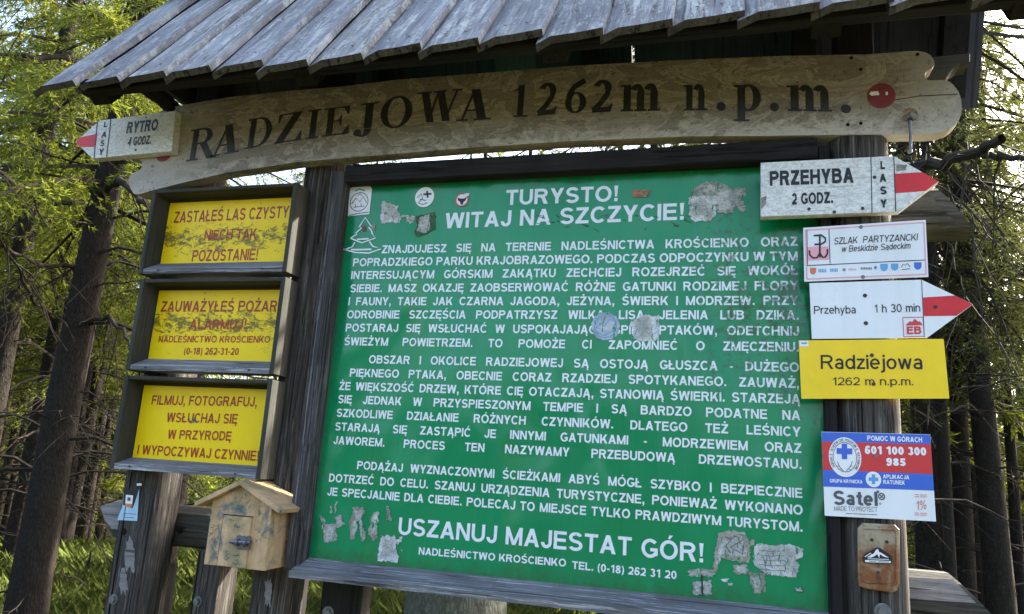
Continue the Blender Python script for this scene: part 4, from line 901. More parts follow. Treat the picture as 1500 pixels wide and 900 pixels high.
# ------------------------------------------------------------------ flat signs
def plate(name, px, Y, th, mat, label, cat, bev=0.0, group=None):
    pts = [P(x, y, Y) for x, y in px]; c = np.mean(pts, 0)
    r = thing(name, (c[0], Y, min(p[2] for p in pts)), label, cat, group)
    m = MB(); m.prism([(p[0], p[2]) for p in pts], Y, Y + th, bev); m.build('plate', M_[mat], r); return r
def flat(parent, name, polys, Y, mat, k=0):
    t = TXT()
    for p in polys: t.flat(p, Y)
    return t.build(name, M_[mat], parent)
def words(parent, rows, Y, mat, w=.2, sp=.60, shear=0.0, name='lettering'):
    t = TXT()
    for r in rows: t.line(r[0], r[1], r[2], r[3], Y, r[4] if len(r) > 4 else w, shear=shear, sp=sp)
    return t.build(name, M_[mat], parent)
# RYTRO arrow (wood, on the left end of the name board)
Y = -0.085; ry = plate('arrow_sign', [(110, 208), (146, 176.7), (256.7, 162.3), (251.7, 221.7), (135, 232.5)], Y, 0.033, 'old_white', 'weathered white wooden arrow pointing left reading RYTRO 4 GODZ.', 'trail sign', .002)
flat(ry, 'red_band', [[(112, 206.5), (117, 201.5), (142.5, 196), (139.5, 215.3), (117, 215.5), (112, 210)]], Y - .0008, 'red_paint')
flat(ry, 'divider_line', [[(142, 176.9), (143.3, 176.8), (138.2, 232), (136.8, 232.1)], [(161.6, 174.5), (163, 174.3), (156.8, 229.9), (155.4, 230)]], Y - .001, 'black_print')
words(ry, [('RYTRO', (184.5, 195.7), (230, 191), 16.5, .27), ('4 GODZ.', (186.5, 214.3), (220.7, 211), 12.7, .26)], Y - .001, 'black_print')
words(ry, [('L', (151.5, 187), (156.5, 186.3), 8.2), ('A', (147.8, 202), (155.5, 201.2), 8.4), ('S', (146.3, 214.5), (152, 214), 8.6), ('Y', (144, 227.5), (151, 227), 9)], Y - .001, 'black_print', .26)
m = MB(); q = P(199, 220, Y); m.disc((q[0], Y, q[2]), .004, .0015, 10); q = P(214, 172, Y); m.disc((q[0], Y, q[2]), .003, .0015, 10); m.build('nail', M_['nail'], ry)
# PRZEHYBA wooden arrow
Y = -0.080; pz = plate('arrow_sign', [(1114.3, 238.3), (1309.3, 228.3), (1375.5, 266), (1318, 309.5), (1312.3, 310.2), (1114.3, 317.7)], Y, 0.028, 'old_white', 'weathered white wooden arrow pointing right reading PRZEHYBA 2 GODZ.', 'trail sign', .002)
flat(pz, 'red_band', [[(1310.7, 255), (1351, 252.3), (1374.5, 266), (1356, 279.8), (1311.7, 283.2)]], Y - .0008, 'red_paint')
flat(pz, 'divider_line', [[(1275.2, 230.1), (1276.4, 230.1), (1278, 311.4), (1276.8, 311.4)], [(1308.6, 228.5), (1310, 228.7), (1312.9, 310), (1311.5, 310.1)]], Y - .001, 'black_print')
words(pz, [('PRZEHYBA', (1127.7, 272.5), (1250.7, 267.7), 21.5, .265), ('2 GODZ.', (1160, 300), (1220.7, 297.7), 16.5, .26)], Y - .001, 'black_print')
words(pz, [('L', (1290, 248.3), (1296.5, 248), 12), ('A', (1288.5, 266.8), (1298.5, 266.3), 11.5), ('S', (1289.5, 285.2), (1299, 284.8), 11.5), ('Y', (1290, 304.5), (1299.5, 304.2), 12)], Y - .001, 'black_print', .29)
flat(pz, 'scraped_patch', [jag(1320, 246, 18, 11, 5, 18, .3)], Y - .0008, 'scraped_paint'); flat(pz, 'scraped_patch', [[(1114.8, 290), (1123, 287), (1122, 299), (1115, 307)]], Y - .0008, 'scraped_paint')
m = MB()
for x, y in ((1185, 306.5), (1222, 311), (1263.5, 305.5), (1281, 260)): q = P(x, y, Y); m.disc((q[0], Y, q[2]), .0045, .0015, 10)
m.build('nail', M_['nail'], pz)
# SZLAK PARTYZANCKI plate
Y = -0.062; sz = plate('trail_plate', [(1176.7, 334), (1356, 322.3), (1360, 405.7), (1178.3, 412.7)], Y, 0.004, 'white_plate', 'white plate with thin pink border and anchor emblem reading SZLAK PARTYZANCKI', 'trail sign')
t = TXT()
for a, c in (((1180, 337.5), (1353, 326)), ((1353, 326), (1356.5, 402)), ((1356.5, 402), (1182, 409)), ((1182, 409), (1180, 337.5))): t.pline([a, c], 1.9, Y - .0006)
t.build('pink_border', M_['pink'], sz)
flat(sz, 'pink_field', [[(1182.5, 362), (1214, 361), (1214.5, 380.5), (1183, 382)]], Y - .0005, 'pink')
t = TXT(); t.pline([(1214.3, 336), (1216, 386.5)], 1.1, Y - .0009); t.pline([(1182, 389.3), (1355.5, 381)], 1.1, Y - .0009); t.pline([(1182, 337.5), (1183, 388)], .9, Y - .001); t.build('divider_line', M_['black_print'], sz)
t = TXT(); t.pline([(1201, 345), (1201, 377)], 2.6, Y - .0012); t.pline([(1192, 345.5), (1203, 344.5), (1209, 349), (1209, 354), (1203, 358), (1193, 358.2)], 2.5, Y - .0014)
t.pline([(1185.5, 367), (1186.5, 374), (1191, 378.2), (1197, 377.5), (1201, 371)], 2.4, Y - .0016); t.pline([(1201, 371), (1205, 377.2), (1209, 376.6), (1212, 372), (1212, 365)], 2.4, Y - .0018); t.build('anchor_emblem', M_['black_print'], sz)
words(sz, [('SZLAK', (1221.7, 358.3), (1256, 356.4), 9.8), ('PARTYZANCKI', (1264, 356), (1344, 352.3), 9.8)], Y - .001, 'black_print', .16, shear=.18)
words(sz, [('w Beskidzie Sądeckim', (1232.7, 369.5), (1333.5, 364.3), 9)], Y - .001, 'black_print', .15, shear=.18)
for x, y, w, h, mt in ((1191, 397.5, 9, 10, 'orange'), (1205, 396.8, 12, 5, 'sky_blue'), (1223, 396, 14, 5, 'sky_blue'), (1237.5, 395.5, 6, 4, 'grey_print'), (1250, 395, 14, 3, 'pink'), (1269.5, 393.5, 17, 3.2, 'grey_print'), (1282.5, 392.3, 5, 6, 'blue'), (1295, 392.2, 11, 11, 'sky_blue'), (1310.5, 391.5, 11, 10.5, 'sky_blue'), (1344.5, 390, 11, 11, 'blue')):
    t = TXT()
    if h > 7: t.flat([(x - w / 2, y - h / 2), (x + w / 2, y - h / 2), (x + w / 2, y + h * .1), (x + w * .3, y + h * .4), (x, y + h / 2), (x - w * .3, y + h * .4), (x - w / 2, y + h * .1)], Y - .0006)
    elif mt in ('blue',): t.flat([(x, y - h / 2), (x + w / 2, y), (x, y + h / 2), (x - w / 2, y)], Y - .0006)
    else:
        for i in range(int(w / 2.4)): t.flat([(x - w / 2 + i * 2.4, y - h / 2), (x - w / 2 + i * 2.4 + 1.5, y - h / 2), (x - w / 2 + i * 2.4 + 1.5, y + h / 2), (x - w / 2 + i * 2.4, y + h / 2)], Y - .0006)
    t.build('printed_crest', M_[mt], sz)
t = TXT(); t.pline([(1320, 392), (1323, 387), (1326, 389), (1329, 386), (1333, 391)], 1.1, Y - .0006); t.pline([(1321, 395), (1333, 394)], 1.1, Y - .0006); t.build('printed_crest', M_['grey_print'], sz)
m = MB()
for x, y in ((1261, 333), (1264, 406)): q = P(x, y, Y); m.disc((q[0], Y, q[2]), .005, .002, 12)
m.build('screw', M_['steel'], sz)
# Przehyba plate arrow
Y = -0.058; eb = plate('arrow_sign', [(1185.7, 415), (1350, 410), (1425.5, 446), (1358.3, 495), (1189.3, 496.7)], Y, 0.004, 'white_plate', 'clean white metal arrow pointing right reading Przehyba 1 h 30 min', 'trail sign')
flat(eb, 'red_band', [[(1352, 436), (1398.6, 433.2), (1425, 446), (1401, 462.8), (1353.3, 463.4)]], Y - .0006, 'red_paint')
t = TXT(); t.pline([(1350, 410.3), (1354, 494.6)], 1.0, Y - .0012); t.build('divider_line', M_['black_print'], eb)
words(eb, [('Przehyba', (1192.5, 460), (1254, 459.3), 11.5), ('1 h 30 min', (1281, 458.3), (1348.3, 456.7), 11.8)], Y - .001, 'black_print', .15)
t = TXT()
for a, c in (((1322.5, 465.3), (1352, 464.8)), ((1352, 464.8), (1353.8, 492.8)), ((1353.8, 492.8), (1324, 493.6)), ((1324, 493.6), (1322.5, 465.3))): t.pline([a, c], 1.0, Y - .0008)
t.line('EB', (1328.5, 490), (1350, 489.6), 11.5, Y - .0008, .28); t.flat([(1327.5, 475.5), (1333, 470.5), (1336, 472), (1340, 467), (1345, 471.5), (1347, 470.5), (1351, 475), (1351, 476.6), (1327.5, 477.2)], Y - .0009); t.build('red_emblem', M_['bright_red'], eb)
m = MB()
for x, y in ((1267, 433.3), (1268.3, 473.7), (1370, 450)): q = P(x, y, Y); m.disc((q[0], Y, q[2]), .0052, .0015, 12)
m.build('screw', M_['nail'], eb)
# Radziejowa plate
Y = -0.056; yp = plate('summit_plate', [(1170, 499), (1382.3, 496.7), (1390.7, 584), (1174, 584.3)], Y, 0.004, 'yellow_plate', 'plain yellow plate reading Radziejowa 1262 m n.p.m. below the white arrow', 'summit sign')
words(yp, [('Radziejowa', (1202.5, 540.7), (1352.3, 541), 20.5, .16), ('1262 m n.p.m.', (1219.5, 564.5), (1338.5, 564.5), 11.5, .14)], Y - .001, 'black_print')
flat(yp, 'small_sticker', [[(1170.8, 499.8), (1184, 499.5), (1184.6, 507.6), (1171.5, 508)]], Y - .0006, 'white_print')
t = TXT(); t.pline([(1174, 503), (1182, 502.8)], 2.5, Y - .0010); t.build('small_print', M_['sky_blue'], yp)
m = MB()
for x, y in ((1277, 520.8), (1279.5, 562.8)): q = P(x, y, Y); m.disc((q[0], Y - .001, q[2]), .0048, .0015, 12)
m.build('screw', M_['nail'], yp)
# mountain rescue plate
Y = -0.055; rc = plate('rescue_plate', [(1203.3, 632.7), (1362.7, 636.7), (1371.2, 764.2), (1208.3, 755.7)], Y, 0.004, 'white_plate', 'blue, red and white mountain rescue plate with phone numbers and cross emblem', 'rescue sign')
L_ = lambda y: 1203.3 + (y - 632.7) * 5 / 123; Rr_ = lambda y: 1362.7 + (y - 636.7) * 8.5 / 127.5
flat(rc, 'blue_band', [[(L_(633) + .4, 633.2), (Rr_(637) - .4, 637.1), (Rr_(651), 651), (L_(647), 647)]], Y - .0005, 'blue')
flat(rc, 'red_band', [[(L_(647), 647), (Rr_(651), 651), (Rr_(695), 695), (L_(688.5), 688.5)]], Y - .0006, 'bright_red')
flat(rc, 'blue_band', [[(L_(688.5), 688.5), (Rr_(695), 695), (Rr_(719), 719), (L_(713), 713)]], Y - .0005, 'blue')
t = TXT(); t.ring((1237.7, 669.8), 24, 29, 24, Y - .0010); em = t.build('round_emblem', M_['white_print'], rc)
t = TXT(); t.flat([(1225.5, 656.5), (1233, 656.8), (1233, 650), (1241, 650.3), (1241, 657), (1248.5, 657.3), (1248.5, 666), (1241, 665.7), (1241, 673), (1233, 672.7), (1233, 665.4), (1225.5, 665.1)], Y - .0016); t.build('blue_cross', M_['blue'], em)
t = TXT(); t.ring((1237.7, 669.8), 17.5, 22, .8, Y - .0015)
tx_ = 'GÓRSKIE OCHOTNICZE POGOTOWIE RATUNKOWE'
o0 = P(1237.7, 669.8, Y - .0016); ax = P(1258.2, 669.8, Y - .0016)[0] - o0[0]; az = P(1237.7, 644.6, Y - .0016)[2] - o0[2]
for k, ch in enumerate(tx_):
    if ch == ' ': continue
    a = R(215 - k * 6.9); p = o0 + np.array([ax * math.cos(a), 0, az * math.sin(a)]); u = np.array([math.sin(a), 0, -math.cos(a)]) * .0046; v = np.array([math.cos(a), 0, math.sin(a)]) * .0062
    t.put(ch, p - u * .4 - v * .5, u, v, .2, sans)
for s_ in (-1, 1): t.pline([(1237.7 + s_ * 2, 690), (1237.7 + s_ * 8, 684), (1237.7 + s_ * 11, 676)], .9, Y - .0016); t.pline([(1237.7 + s_ * 5, 687), (1237.7 + s_ * 9, 688)], .8, Y - .0017); t.pline([(1237.7 + s_ * 7, 683), (1237.7 + s_ * 12, 683)], .8, Y - .0017)
t.build('emblem_print', M_['grey_print'], em)
words(rc, [('POMOC W GÓRACH', (1270.5, 645.5), (1351, 648.3), 7.3, .24), ('601 100 300', (1267, 665), (1357, 667.5), 11.5, .30), ('985', (1298.5, 682), (1327, 683), 11, .30), ('APLIKACJA', (1293.5, 701), (1332, 702.5), 6, .24), ('RATUNEK', (1294, 709.2), (1325.5, 710.4), 6, .24), ('GRUPA KRYNICKA', (1215.5, 707), (1263.5, 708.6), 5.2, .24)], Y - .0012, 'white_print', sp=.55)
t = TXT(); t.ring((1279.5, 702.5), 11.4, 11.4, 11.4, Y - .0010); em = t.build('round_emblem', M_['white_print'], rc)
t = TXT(); t.flat([(1272.5, 699.5), (1277, 699.6), (1277, 695), (1282, 695.1), (1282, 699.7), (1286.5, 699.8), (1286.5, 705), (1282, 704.9), (1282, 709.5), (1277, 709.4), (1277, 704.8), (1272.5, 704.7)], Y - .0015); t.build('blue_cross', M_['sky_blue'], em)
words(rc, [('Satel', (1221, 739.5), (1286, 741.5), 20.5, .24)], Y - .0012, 'grey_print')
words(rc, [('MADE TO PROTECT', (1222, 748.2), (1285.5, 750), 6.6, .12)], Y - .0012, 'grey_print', sp=.55)
t = TXT(); t.ring((1291.5, 727.5), 5.2, 5.4, 1.5, Y - .0012, n=14); t.pline([(1288, 724), (1295, 731)], 1.4, Y - .0013); t.pline([(1295, 724), (1288, 731)], 1.4, Y - .0014); t.ring((1286, 720.5), 2, 2, 2, Y - .0012, n=10); t.ring((1289.5, 738), 1.6, 1.6, .7, Y - .0012, n=10); t.pline([(1239, 752.3), (1285, 754.2)], .8, Y - .0012); t.build('maker_mark', M_['grey_print'], rc)
words(rc, [('1%', (1342, 748.5), (1357, 746), 14, .13)], Y - .0012, 'orange', shear=.1)
t = TXT()
for y in (724.5, 727.5, 751.5, 754.3): t.pline([(1340, y), (1346, y + .3)], .9, Y - .0012); t.pline([(1348, y + .4), (1358, y + .8)], .9, Y - .0012)
t.build('small_print', M_['orange'], rc)
m = MB(); q = P(1282.5, 667.5, Y); m.disc((q[0], Y - .0013, q[2]), .0042, .0015, 12); m.build('screw', M_['steel'], rc)

# ------------------------------------------------------------------ rusty tin lid on the right post
Y = -0.062; cs = [(1264, 766.5), (1311, 769), (1318, 776), (1317.5, 855), (1314, 866), (1307, 869), (1268, 863), (1259, 859), (1256.5, 850), (1256.5, 774)]
tl = plate('tin_lid', cs, Y, 0.012, 'tin', 'rusty rectangular tin lid with a mountain sticker nailed to the right post', 'tin lid', .003)
for nm, w_, pts in (('raised_rim', 2.4, [(1264, 774), (1309, 776), (1313, 782), (1313, 850), (1309, 857), (1268, 853), (1262, 848), (1261, 780), (1264, 774)]),):
    m = MB(); m.tube([P(x, y, Y - .0005) for x, y in pts], .0028, 6); m.build(nm, M_['tin'], tl)
t = TXT(); t.flat([(1264.5, 817), (1266, 812.5), (1282, 803), (1286, 802), (1291, 804), (1306, 814.5), (1307.5, 822), (1305.5, 826.5), (1266.5, 824.5), (1264.3, 821)], Y - .0032); ms = t.build('mountain_sticker', M_['black_print'], tl)
t = TXT(); t.pline([(1267, 816), (1275, 810.5), (1279, 815.5)], 1.2, Y - .0038); t.flat([(1270, 816.5), (1280, 811), (1283, 806), (1286, 804.2), (1288, 809), (1291, 810), (1302, 817.5), (1294, 815.5), (1289, 812), (1288, 817.5), (1285, 812), (1281, 815), (1276, 817)], Y - .0040)
t.pline([(1271, 818.7), (1302, 819.8)], .9, Y - .0038); t.flat([(1267, 820.5), (1305, 822.2), (1304.5, 825), (1267.5, 823.6)], Y - .0037); t.build('mountain_print', M_['white_print'], ms)
t = TXT(); t.pline([(1273, 822.2), (1284, 822.7)], .8, Y - .0041); t.pline([(1286, 822.8), (1302, 823.5)], .8, Y - .0041); t.build('small_print', M_['black_print'], ms)
m = MB()
for x, y in ((1277, 791), (1299, 794), (1286, 839)): q = P(x, y, Y); m.disc((q[0], Y - .0005, q[2]), .004, .0015, 10)
m.build('nail', M_['nail'], tl)

# ------------------------------------------------------------------ small pine register box
YB = -0.13
rb = thing('register_box', (-0.17, -0.07, 1.316), 'small pine house shaped box with bolted door, scribbled with blue and green ink', 'box')
f5 = [P(298.3, 827.7, YB), P(386.7, 835.7, YB), P(391.7, 738, YB), P(350, 707, YB), P(308, 731.7, YB)]
xl, xr, zb, zs, zt = -0.272, -0.066, 1.317, 1.500, 1.551; xm = (xl + xr) / 2
m = MB(); m.prism([(xl, zb), (xr, zb), (xr, zs), (xm, zt), (xl, zs)], YB, YB + .016, .001); fw = m.build('front_wall', M_['pine_z'], rb)
for a, b_ in ((xl + .001, xl + .017), (xr - .017, xr - .001)):
    m = MB(); m.box(a, b_, YB + .0165, -.006, zb + .001, zs - .004, .001); m.build('side_wall', M_['pine_z'], rb)
m = MB(); m.box(xl + .018, xr - .018, YB + .0165, -.006, zb + .003, zb + .016, .001); m.build('floor_board', M_['pine_y'], rb)
m = MB(); m.prism([(xl + .018, zb + .017), (xr - .018, zb + .017), (xr - .018, zs), (xm, zt - .01), (xl + .018, zs)], -.02, -.007); m.build('back_wall', M_['pine_z'], rb)
sl = (zt - zs) / (xm - xl)
for s_ in (-1, 1):
    ov = .040; t_ = .013; xa, za = xm, zt + .0015; xb = xm + s_ * ((xm - xl) + ov); zb2 = zt + .0015 - sl * ((xm - xl) + ov); nx, nz = s_ * sl / math.hypot(1, sl) * t_, t_ / math.hypot(1, sl)
    pl = [(xa, za), (xb, zb2), (xb + nx, zb2 + nz), (xa + (nx if s_ > 0 else 0) * 0, za + t_ * math.hypot(1, sl))]
    if s_ < 0: pl = pl[::-1]
    m = MB(); m.prism(pl, YB - .025, .012, .001); m.build('roof_panel', M_['pine_y'], rb)
    m = MB()
d0, d1, d2, d3 = P(328.3, 755.7, YB), P(369.3, 757.3, YB), P(361.7, 833.2, YB), P(320, 829.7, YB)
dx0, dx1, dz1 = (d0[0] + d3[0]) / 2, (d1[0] + d2[0]) / 2, (d0[2] + d1[2]) / 2
m = MB(); m.box(dx0, dx1, YB - .006, YB - .0006, zb + .002, dz1, .001); dr = m.build('door', M_['pine_z'], rb)
m = MB(); m.box(dx0 - .004, dx0 - .0005, YB - .0015, YB - .0004, zb + .001, dz1 + .003, 0); m.box(dx0 - .0004, dx1 + .003, YB - .0015, YB - .0004, dz1 + .0005, dz1 + .003, 0); m.build('door_gap', M_['hole'], rb)
lc = P(355, 795, YB - .008); m = MB(); yl = YB - .0065; K = 1.3
for sx in (-.014, -.002, .010):
    for sz_ in (-1, 1): m.disc((lc[0] + (sx + .004) * K, yl, lc[2] + sz_ * .009 * K), .0065 * K, .003, 14)
m.box(lc[0] - .018 * K, lc[0] + .022 * K, yl - .0045, yl, lc[2] - .008 * K, lc[2] + .008 * K, .001)
m.tube([(lc[0] - .031 * K, yl - .007, lc[2] - .001), (lc[0] - .020 * K, yl - .007, lc[2]), (lc[0] + .024 * K, yl - .007, lc[2] + .002)], [.0035, .0065, .0065], 10)
for sx in (-.010, .012): m.tube([(lc[0] + sx * K - .004, yl - .007, lc[2]), (lc[0] + sx * K + .004, yl - .007, lc[2])], .0098, 12)
m.build('bolt_latch', M_['dark_steel'], dr)
t = TXT(); rnd = random.Random(8)
def scrib(cx, cy, w, h, n, wd=.9):
    for i in range(n):
        x, y = cx + rnd.uniform(-w, w), cy + rnd.uniform(-h, h); pts = [(x, y)]
        for k in range(rnd.randint(2, 5)): pts.append((pts[-1][0] + rnd.uniform(1, 3.5) * (1 if rnd.random() < .75 else -1), pts[-1][1] + rnd.uniform(-4, 4)))
        t.pline(pts, wd * rnd.uniform(.6, 1.1), YB - .0008 - .00002 * i)
scrib(349, 727, 13, 6, 5, .6); scrib(379, 770, 4, 26, 8, .6); scrib(311, 775, 3, 30, 12, .7); scrib(345, 744, 24, 6, 5, .6)
t.build('scribble', M_['ink'], fw)
t = TXT(); 
def scrib2(cx, cy, w, h, n):
    for i in range(n):
        x, y = cx + rnd.uniform(-w, w), cy + rnd.uniform(-h, h); t.pline([(x, y), (x + rnd.uniform(1, 4), y + rnd.uniform(-3, 3)), (x + rnd.uniform(2, 7), y + rnd.uniform(-2, 2)), (x + rnd.uniform(3, 9), y + rnd.uniform(-3, 3))], .8, YB - .0068 - .00002 * i)
scrib2(340, 768, 8, 7, 4); scrib2(336, 820, 9, 7, 7); t.build('scribble', M_['ink'], dr)

# stickers on the left post belong to the post
t = TXT(); t.flat([(181.5, 716), (204, 717.5), (201, 763.5), (172, 762), (174, 755), (179, 743)], -0.0045); s = t.build('sticker', M_['pale_blue'], pl_); s['label'] = 'pale blue sticker with dark top on the left post'
t = TXT(); t.flat([(181.5, 716), (203.5, 717.5), (198, 735), (194, 745), (180, 740)], -0.0049); t.build('dark_print', M_['black_print'], s)
t = TXT(); t.flat([(184.5, 725), (195, 726), (193, 743.5), (183, 742)], -0.0053); t.build('white_label', M_['white_print'], s)
t = TXT(); t.flat([(183.5, 737.5), (193.8, 738.7), (193, 743.5), (183, 742)], -0.0056); t.build('orange_strip', M_['orange'], s)
t = TXT(); t.pline([(187, 729), (191, 729.5), (191, 734), (187, 733.5), (187, 729)], 1, -0.0056); t.pline([(181, 752.5), (199, 753.5)], .9, -0.0053); t.pline([(183, 758), (196, 758.8)], .9, -.0053); t.build('small_print', M_['grey_print'], s)
# ------------------------------------------------------------------ ground
def hdir(px, py):
    d = ROT @ np.array([(px - 750) / F, -(py - 450) / F, -1.0]); h = d[:2] / np.hypot(d[0], d[1]); return h
def gz(x, y):
    x = np.asarray(x, float); y = np.asarray(y, float)
    dx = x - CAM[0]; dy = y - CAM[1]; d = np.hypot(dx, dy); az = np.degrees(np.arctan2(dx, np.maximum(dy, 1e-3)))
    s = np.interp(az, [-60, -38, -20, 5, 20], [14.0, 13.0, 10.0, 6.0, 5.0])
    k = np.interp(az, [-40, 5], [0.26, 0.21]); q = np.clip(d - s, -1.5, None) + 1.5
    z = -k * np.where(q < 3, q * q / 6, q - 1.5) * (dy > 0)
    return np.maximum(z, -16) + 0.035 * np.sin(1.3 * x + 0.7 * y) * np.cos(1.1 * y - 0.4 * x) * np.clip((d - 3) / 3, 0, 1)
NG = 120
gx = np.concatenate([np.linspace(-260, -26, 14), np.linspace(-24, 24, 90), np.linspace(26, 260, 14)]); gy = np.concatenate([np.linspace(-120, -8, 10), np.linspace(-6, 40, 84), np.linspace(44, 320, 18)])
GX, GY = np.meshgrid(gx, gy, indexing='ij'); GZ = gz(GX, GY); nx_, ny_ = GX.shape
me = bpy.data.meshes.new('ground'); idx = np.arange(nx_ * ny_).reshape(nx_, ny_)
me.from_pydata(np.stack([GX, GY, GZ], -1).reshape(-1, 3).tolist(), [], np.stack([idx[:-1, :-1], idx[1:, :-1], idx[1:, 1:], idx[:-1, 1:]], -1).reshape(-1, 4).tolist())
me.polygons.foreach_set('use_smooth', [True] * len(me.polygons)); go = link('ground', me, M_['soil']); tag(go, kind='structure')

# ------------------------------------------------------------------ spruces
def quads_mesh(name, V, mat):
    """V: (n, k, 3) array of k-gons"""
    n, k = V.shape[:2]; me = bpy.data.meshes.new(name); me.vertices.add(n * k); me.vertices.foreach_set('co', V.reshape(-1).astype(np.float32))
    me.loops.add(n * k); me.loops.foreach_set('vertex_index', np.arange(n * k, dtype=np.int32))
    me.polygons.add(n); me.polygons.foreach_set('loop_start', np.arange(0, n * k, k, dtype=np.int32)); me.update(); me.validate()
    if mat: me.materials.append(mat)
    return me
def nrm(a): return a / (np.linalg.norm(a, axis=-1, keepdims=True) + 1e-9)
def crown_quads(rs, H, base, rad, nb, tw, sp, slen, swid, axes=None, droop=1.0):
    out = []
    for b in range(nb):
        f = (b + rs.uniform(0, 1)) / nb; z = base + (H - base) * f ** 1.15
        L = (rad * (1 - f) ** 0.8 + 0.15) * rs.uniform(0.65, 1.15)
        a = b * 2.4 + rs.uniform(-.5, .5); o = np.array([math.cos(a), math.sin(a), 0]); pr = np.array([-o[1], o[0], 0])
        tilt = 0.25 - 0.5 * (1 - f); dz = lambda t: L * (tilt * t - 0.42 * droop * t ** 2 + 0.16 * t ** 3)
        bend = rs.uniform(-.15, .15) * L
        pos = lambda t: np.outer(L * t, o) + np.outer(bend * t * t, pr) + np.outer(dz(t), [0, 0, 1]) + [0, 0, z]
        if axes is not None: axes.append(pos(np.linspace(0, 1, 6)))
        n = max(3, int(tw * L)); t = np.sort(rs.uniform(0.10 if f < .6 else .05, 1, n)); t = np.repeat(t, 2); sd = np.tile([1, -1], n)
        p = pos(t); tl = (0.14 + 0.24 * L * (1 - t * .75)) * rs.uniform(.5, 1.25, 2 * n)
        td = nrm(sd[:, None] * pr * rs.uniform(.5, 1, (2 * n, 1)) + o * rs.uniform(.4, .8, (2 * n, 1)) + np.array([0, 0, -1]) * rs.uniform(0.15, .75, (2 * n, 1)) * droop)
        m = np.maximum(2, (tl * sp).astype(int)); ti = np.repeat(np.arange(2 * n), m); s = rs.uniform(0.05, 1, len(ti))
        l = tl[ti]; q = p[ti] + td[ti] * (l * s)[:, None] + np.outer(-0.28 * l * s * s, [0, 0, 1])
        d = nrm(td[ti] + rs.normal(0, .48, (len(ti), 3)) + [0, 0, -0.12]); side = nrm(np.cross(d, rs.normal(0, 1, (len(ti), 3))))
        ln = slen * rs.uniform(.6, 1.3, (len(ti), 1)); w = swid * rs.uniform(.7, 1.2, (len(ti), 1))
        out.append(np.stack([q, q + d * ln * .45 + side * w, q + d * ln, q + d * ln * .45 - side * w], 1))
    return np.concatenate(out)
def thin_tube(pts, r0, r1, n=4):
    pts = np.asarray(pts, float); m = len(pts); t = nrm(np.gradient(pts, axis=0)); u = nrm(np.cross(t, [0.3, 0.2, 1.0])); v = np.cross(t, u); r = np.linspace(r0, r1, m)[:, None]
    rings = [pts + (u * math.cos(2 * math.pi * k / n) + v * math.sin(2 * math.pi * k / n)) * r for k in range(n)]
    q = []
    for k in range(n): a = rings[k]; b = rings[(k + 1) % n]; q.append(np.stack([a[:-1], b[:-1], b[1:], a[1:]], 1))
    return np.concatenate(q)
def dead_branch(rs, z, r0, L, a=None, tl=None):
    a = rs.uniform(0, 6.283) if a is None else a; o = np.array([math.cos(a), math.sin(a), 0]); pr = np.array([-o[1], o[0], 0]); t = np.linspace(0, 1, 8)
    k = rs.uniform(-.15, .35) if tl is None else tl; c = rs.uniform(-.55, -.15); bd = rs.uniform(-.25, .25)
    pts = np.outer(r0 * .7 + L * t, o) + np.outer(L * bd * t * t + L * .02 * np.sin(9 * t + a), pr) + np.outer(L * (k * t + c * t * t + .02 * np.sin(11 * t)), [0, 0, 1]) + [0, 0, z]
    q = [thin_tube(pts, 0.004 + .0085 * L, .002)]
    for j in range(int(2 + 5 * L)):
        f = rs.uniform(.2, .95); i = int(f * 7); p = pts[i]; d = nrm(o * rs.uniform(.1, .9) + pr * rs.choice([-1, 1]) * rs.uniform(.4, 1) + np.array([0, 0, rs.uniform(-.9, .15)])); l = rs.uniform(.12, .45) * L
        tt = np.linspace(0, 1, 4); q.append(thin_tube(p + np.outer(l * tt, d) + np.outer(-.2 * l * tt * tt, [0, 0, 1]), .004, .0012, 3))
    return np.concatenate(q)
def trunk_mesh(rs, H, r, nz=22, n=14):
    off = rs.uniform(-1, 1, n); zz = np.concatenate([[-.4, 0, .12, .3, .6], np.linspace(1, H, nz)]); v = []
    for z in zz:
        fl = 1 + .35 * math.exp(-max(z, 0) / .25); q = r * fl * max(.04, (1 - max(z, 0) / H) ** .85); cx = .03 * math.sin(z * .8 + off[0] * 3); cy = .03 * math.sin(z * .63 + off[1] * 3)
        for i in range(n): a = 6.28318 * i / n; k = q * (1 + .035 * off[i] + .03 * math.sin(5 * z + i * 2.1)); v.append((cx + k * math.cos(a), cy + k * math.sin(a), z))
    f = [(k * n + i, k * n + (i + 1) % n, (k + 1) * n + (i + 1) % n, (k + 1) * n + i) for k in range(len(zz) - 1) for i in range(n)]
    me = bpy.data.meshes.new('trunk'); me.from_pydata(v, [], f); me.polygons.foreach_set('use_smooth', [True] * len(f)); me.materials.append(M_['bark']); return me
def variant(seed, H, base, rad, r, nb, tw, sp, slen, swid, dead, mat, droop=1.0):
    rs = np.random.RandomState(seed); axes = []; ob = []
    cq = crown_quads(rs, H, base, rad, nb, tw, sp, slen, swid, axes, droop)
    bq = [thin_tube(a, .010 + .006 * rad, .003, 3) for a in axes]
    for k in range(dead): bq.append(dead_branch(rs, rs.uniform(.5, base + 1.2), r, rs.uniform(.25, 1.0) ** 1.5 * 1.7))
    root = bpy.data.objects.new('spruce_tree', None); root.empty_display_size = .3
    ob.append(bpy.data.objects.new('trunk', trunk_mesh(rs, H, r)))
    ob.append(bpy.data.objects.new('bare_branches', quads_mesh('bare_branches', np.concatenate(bq), M_['twig'])))
    ob.append(bpy.data.objects.new('crown', quads_mesh('crown', cq, M_[mat])))
    return root, ob, r
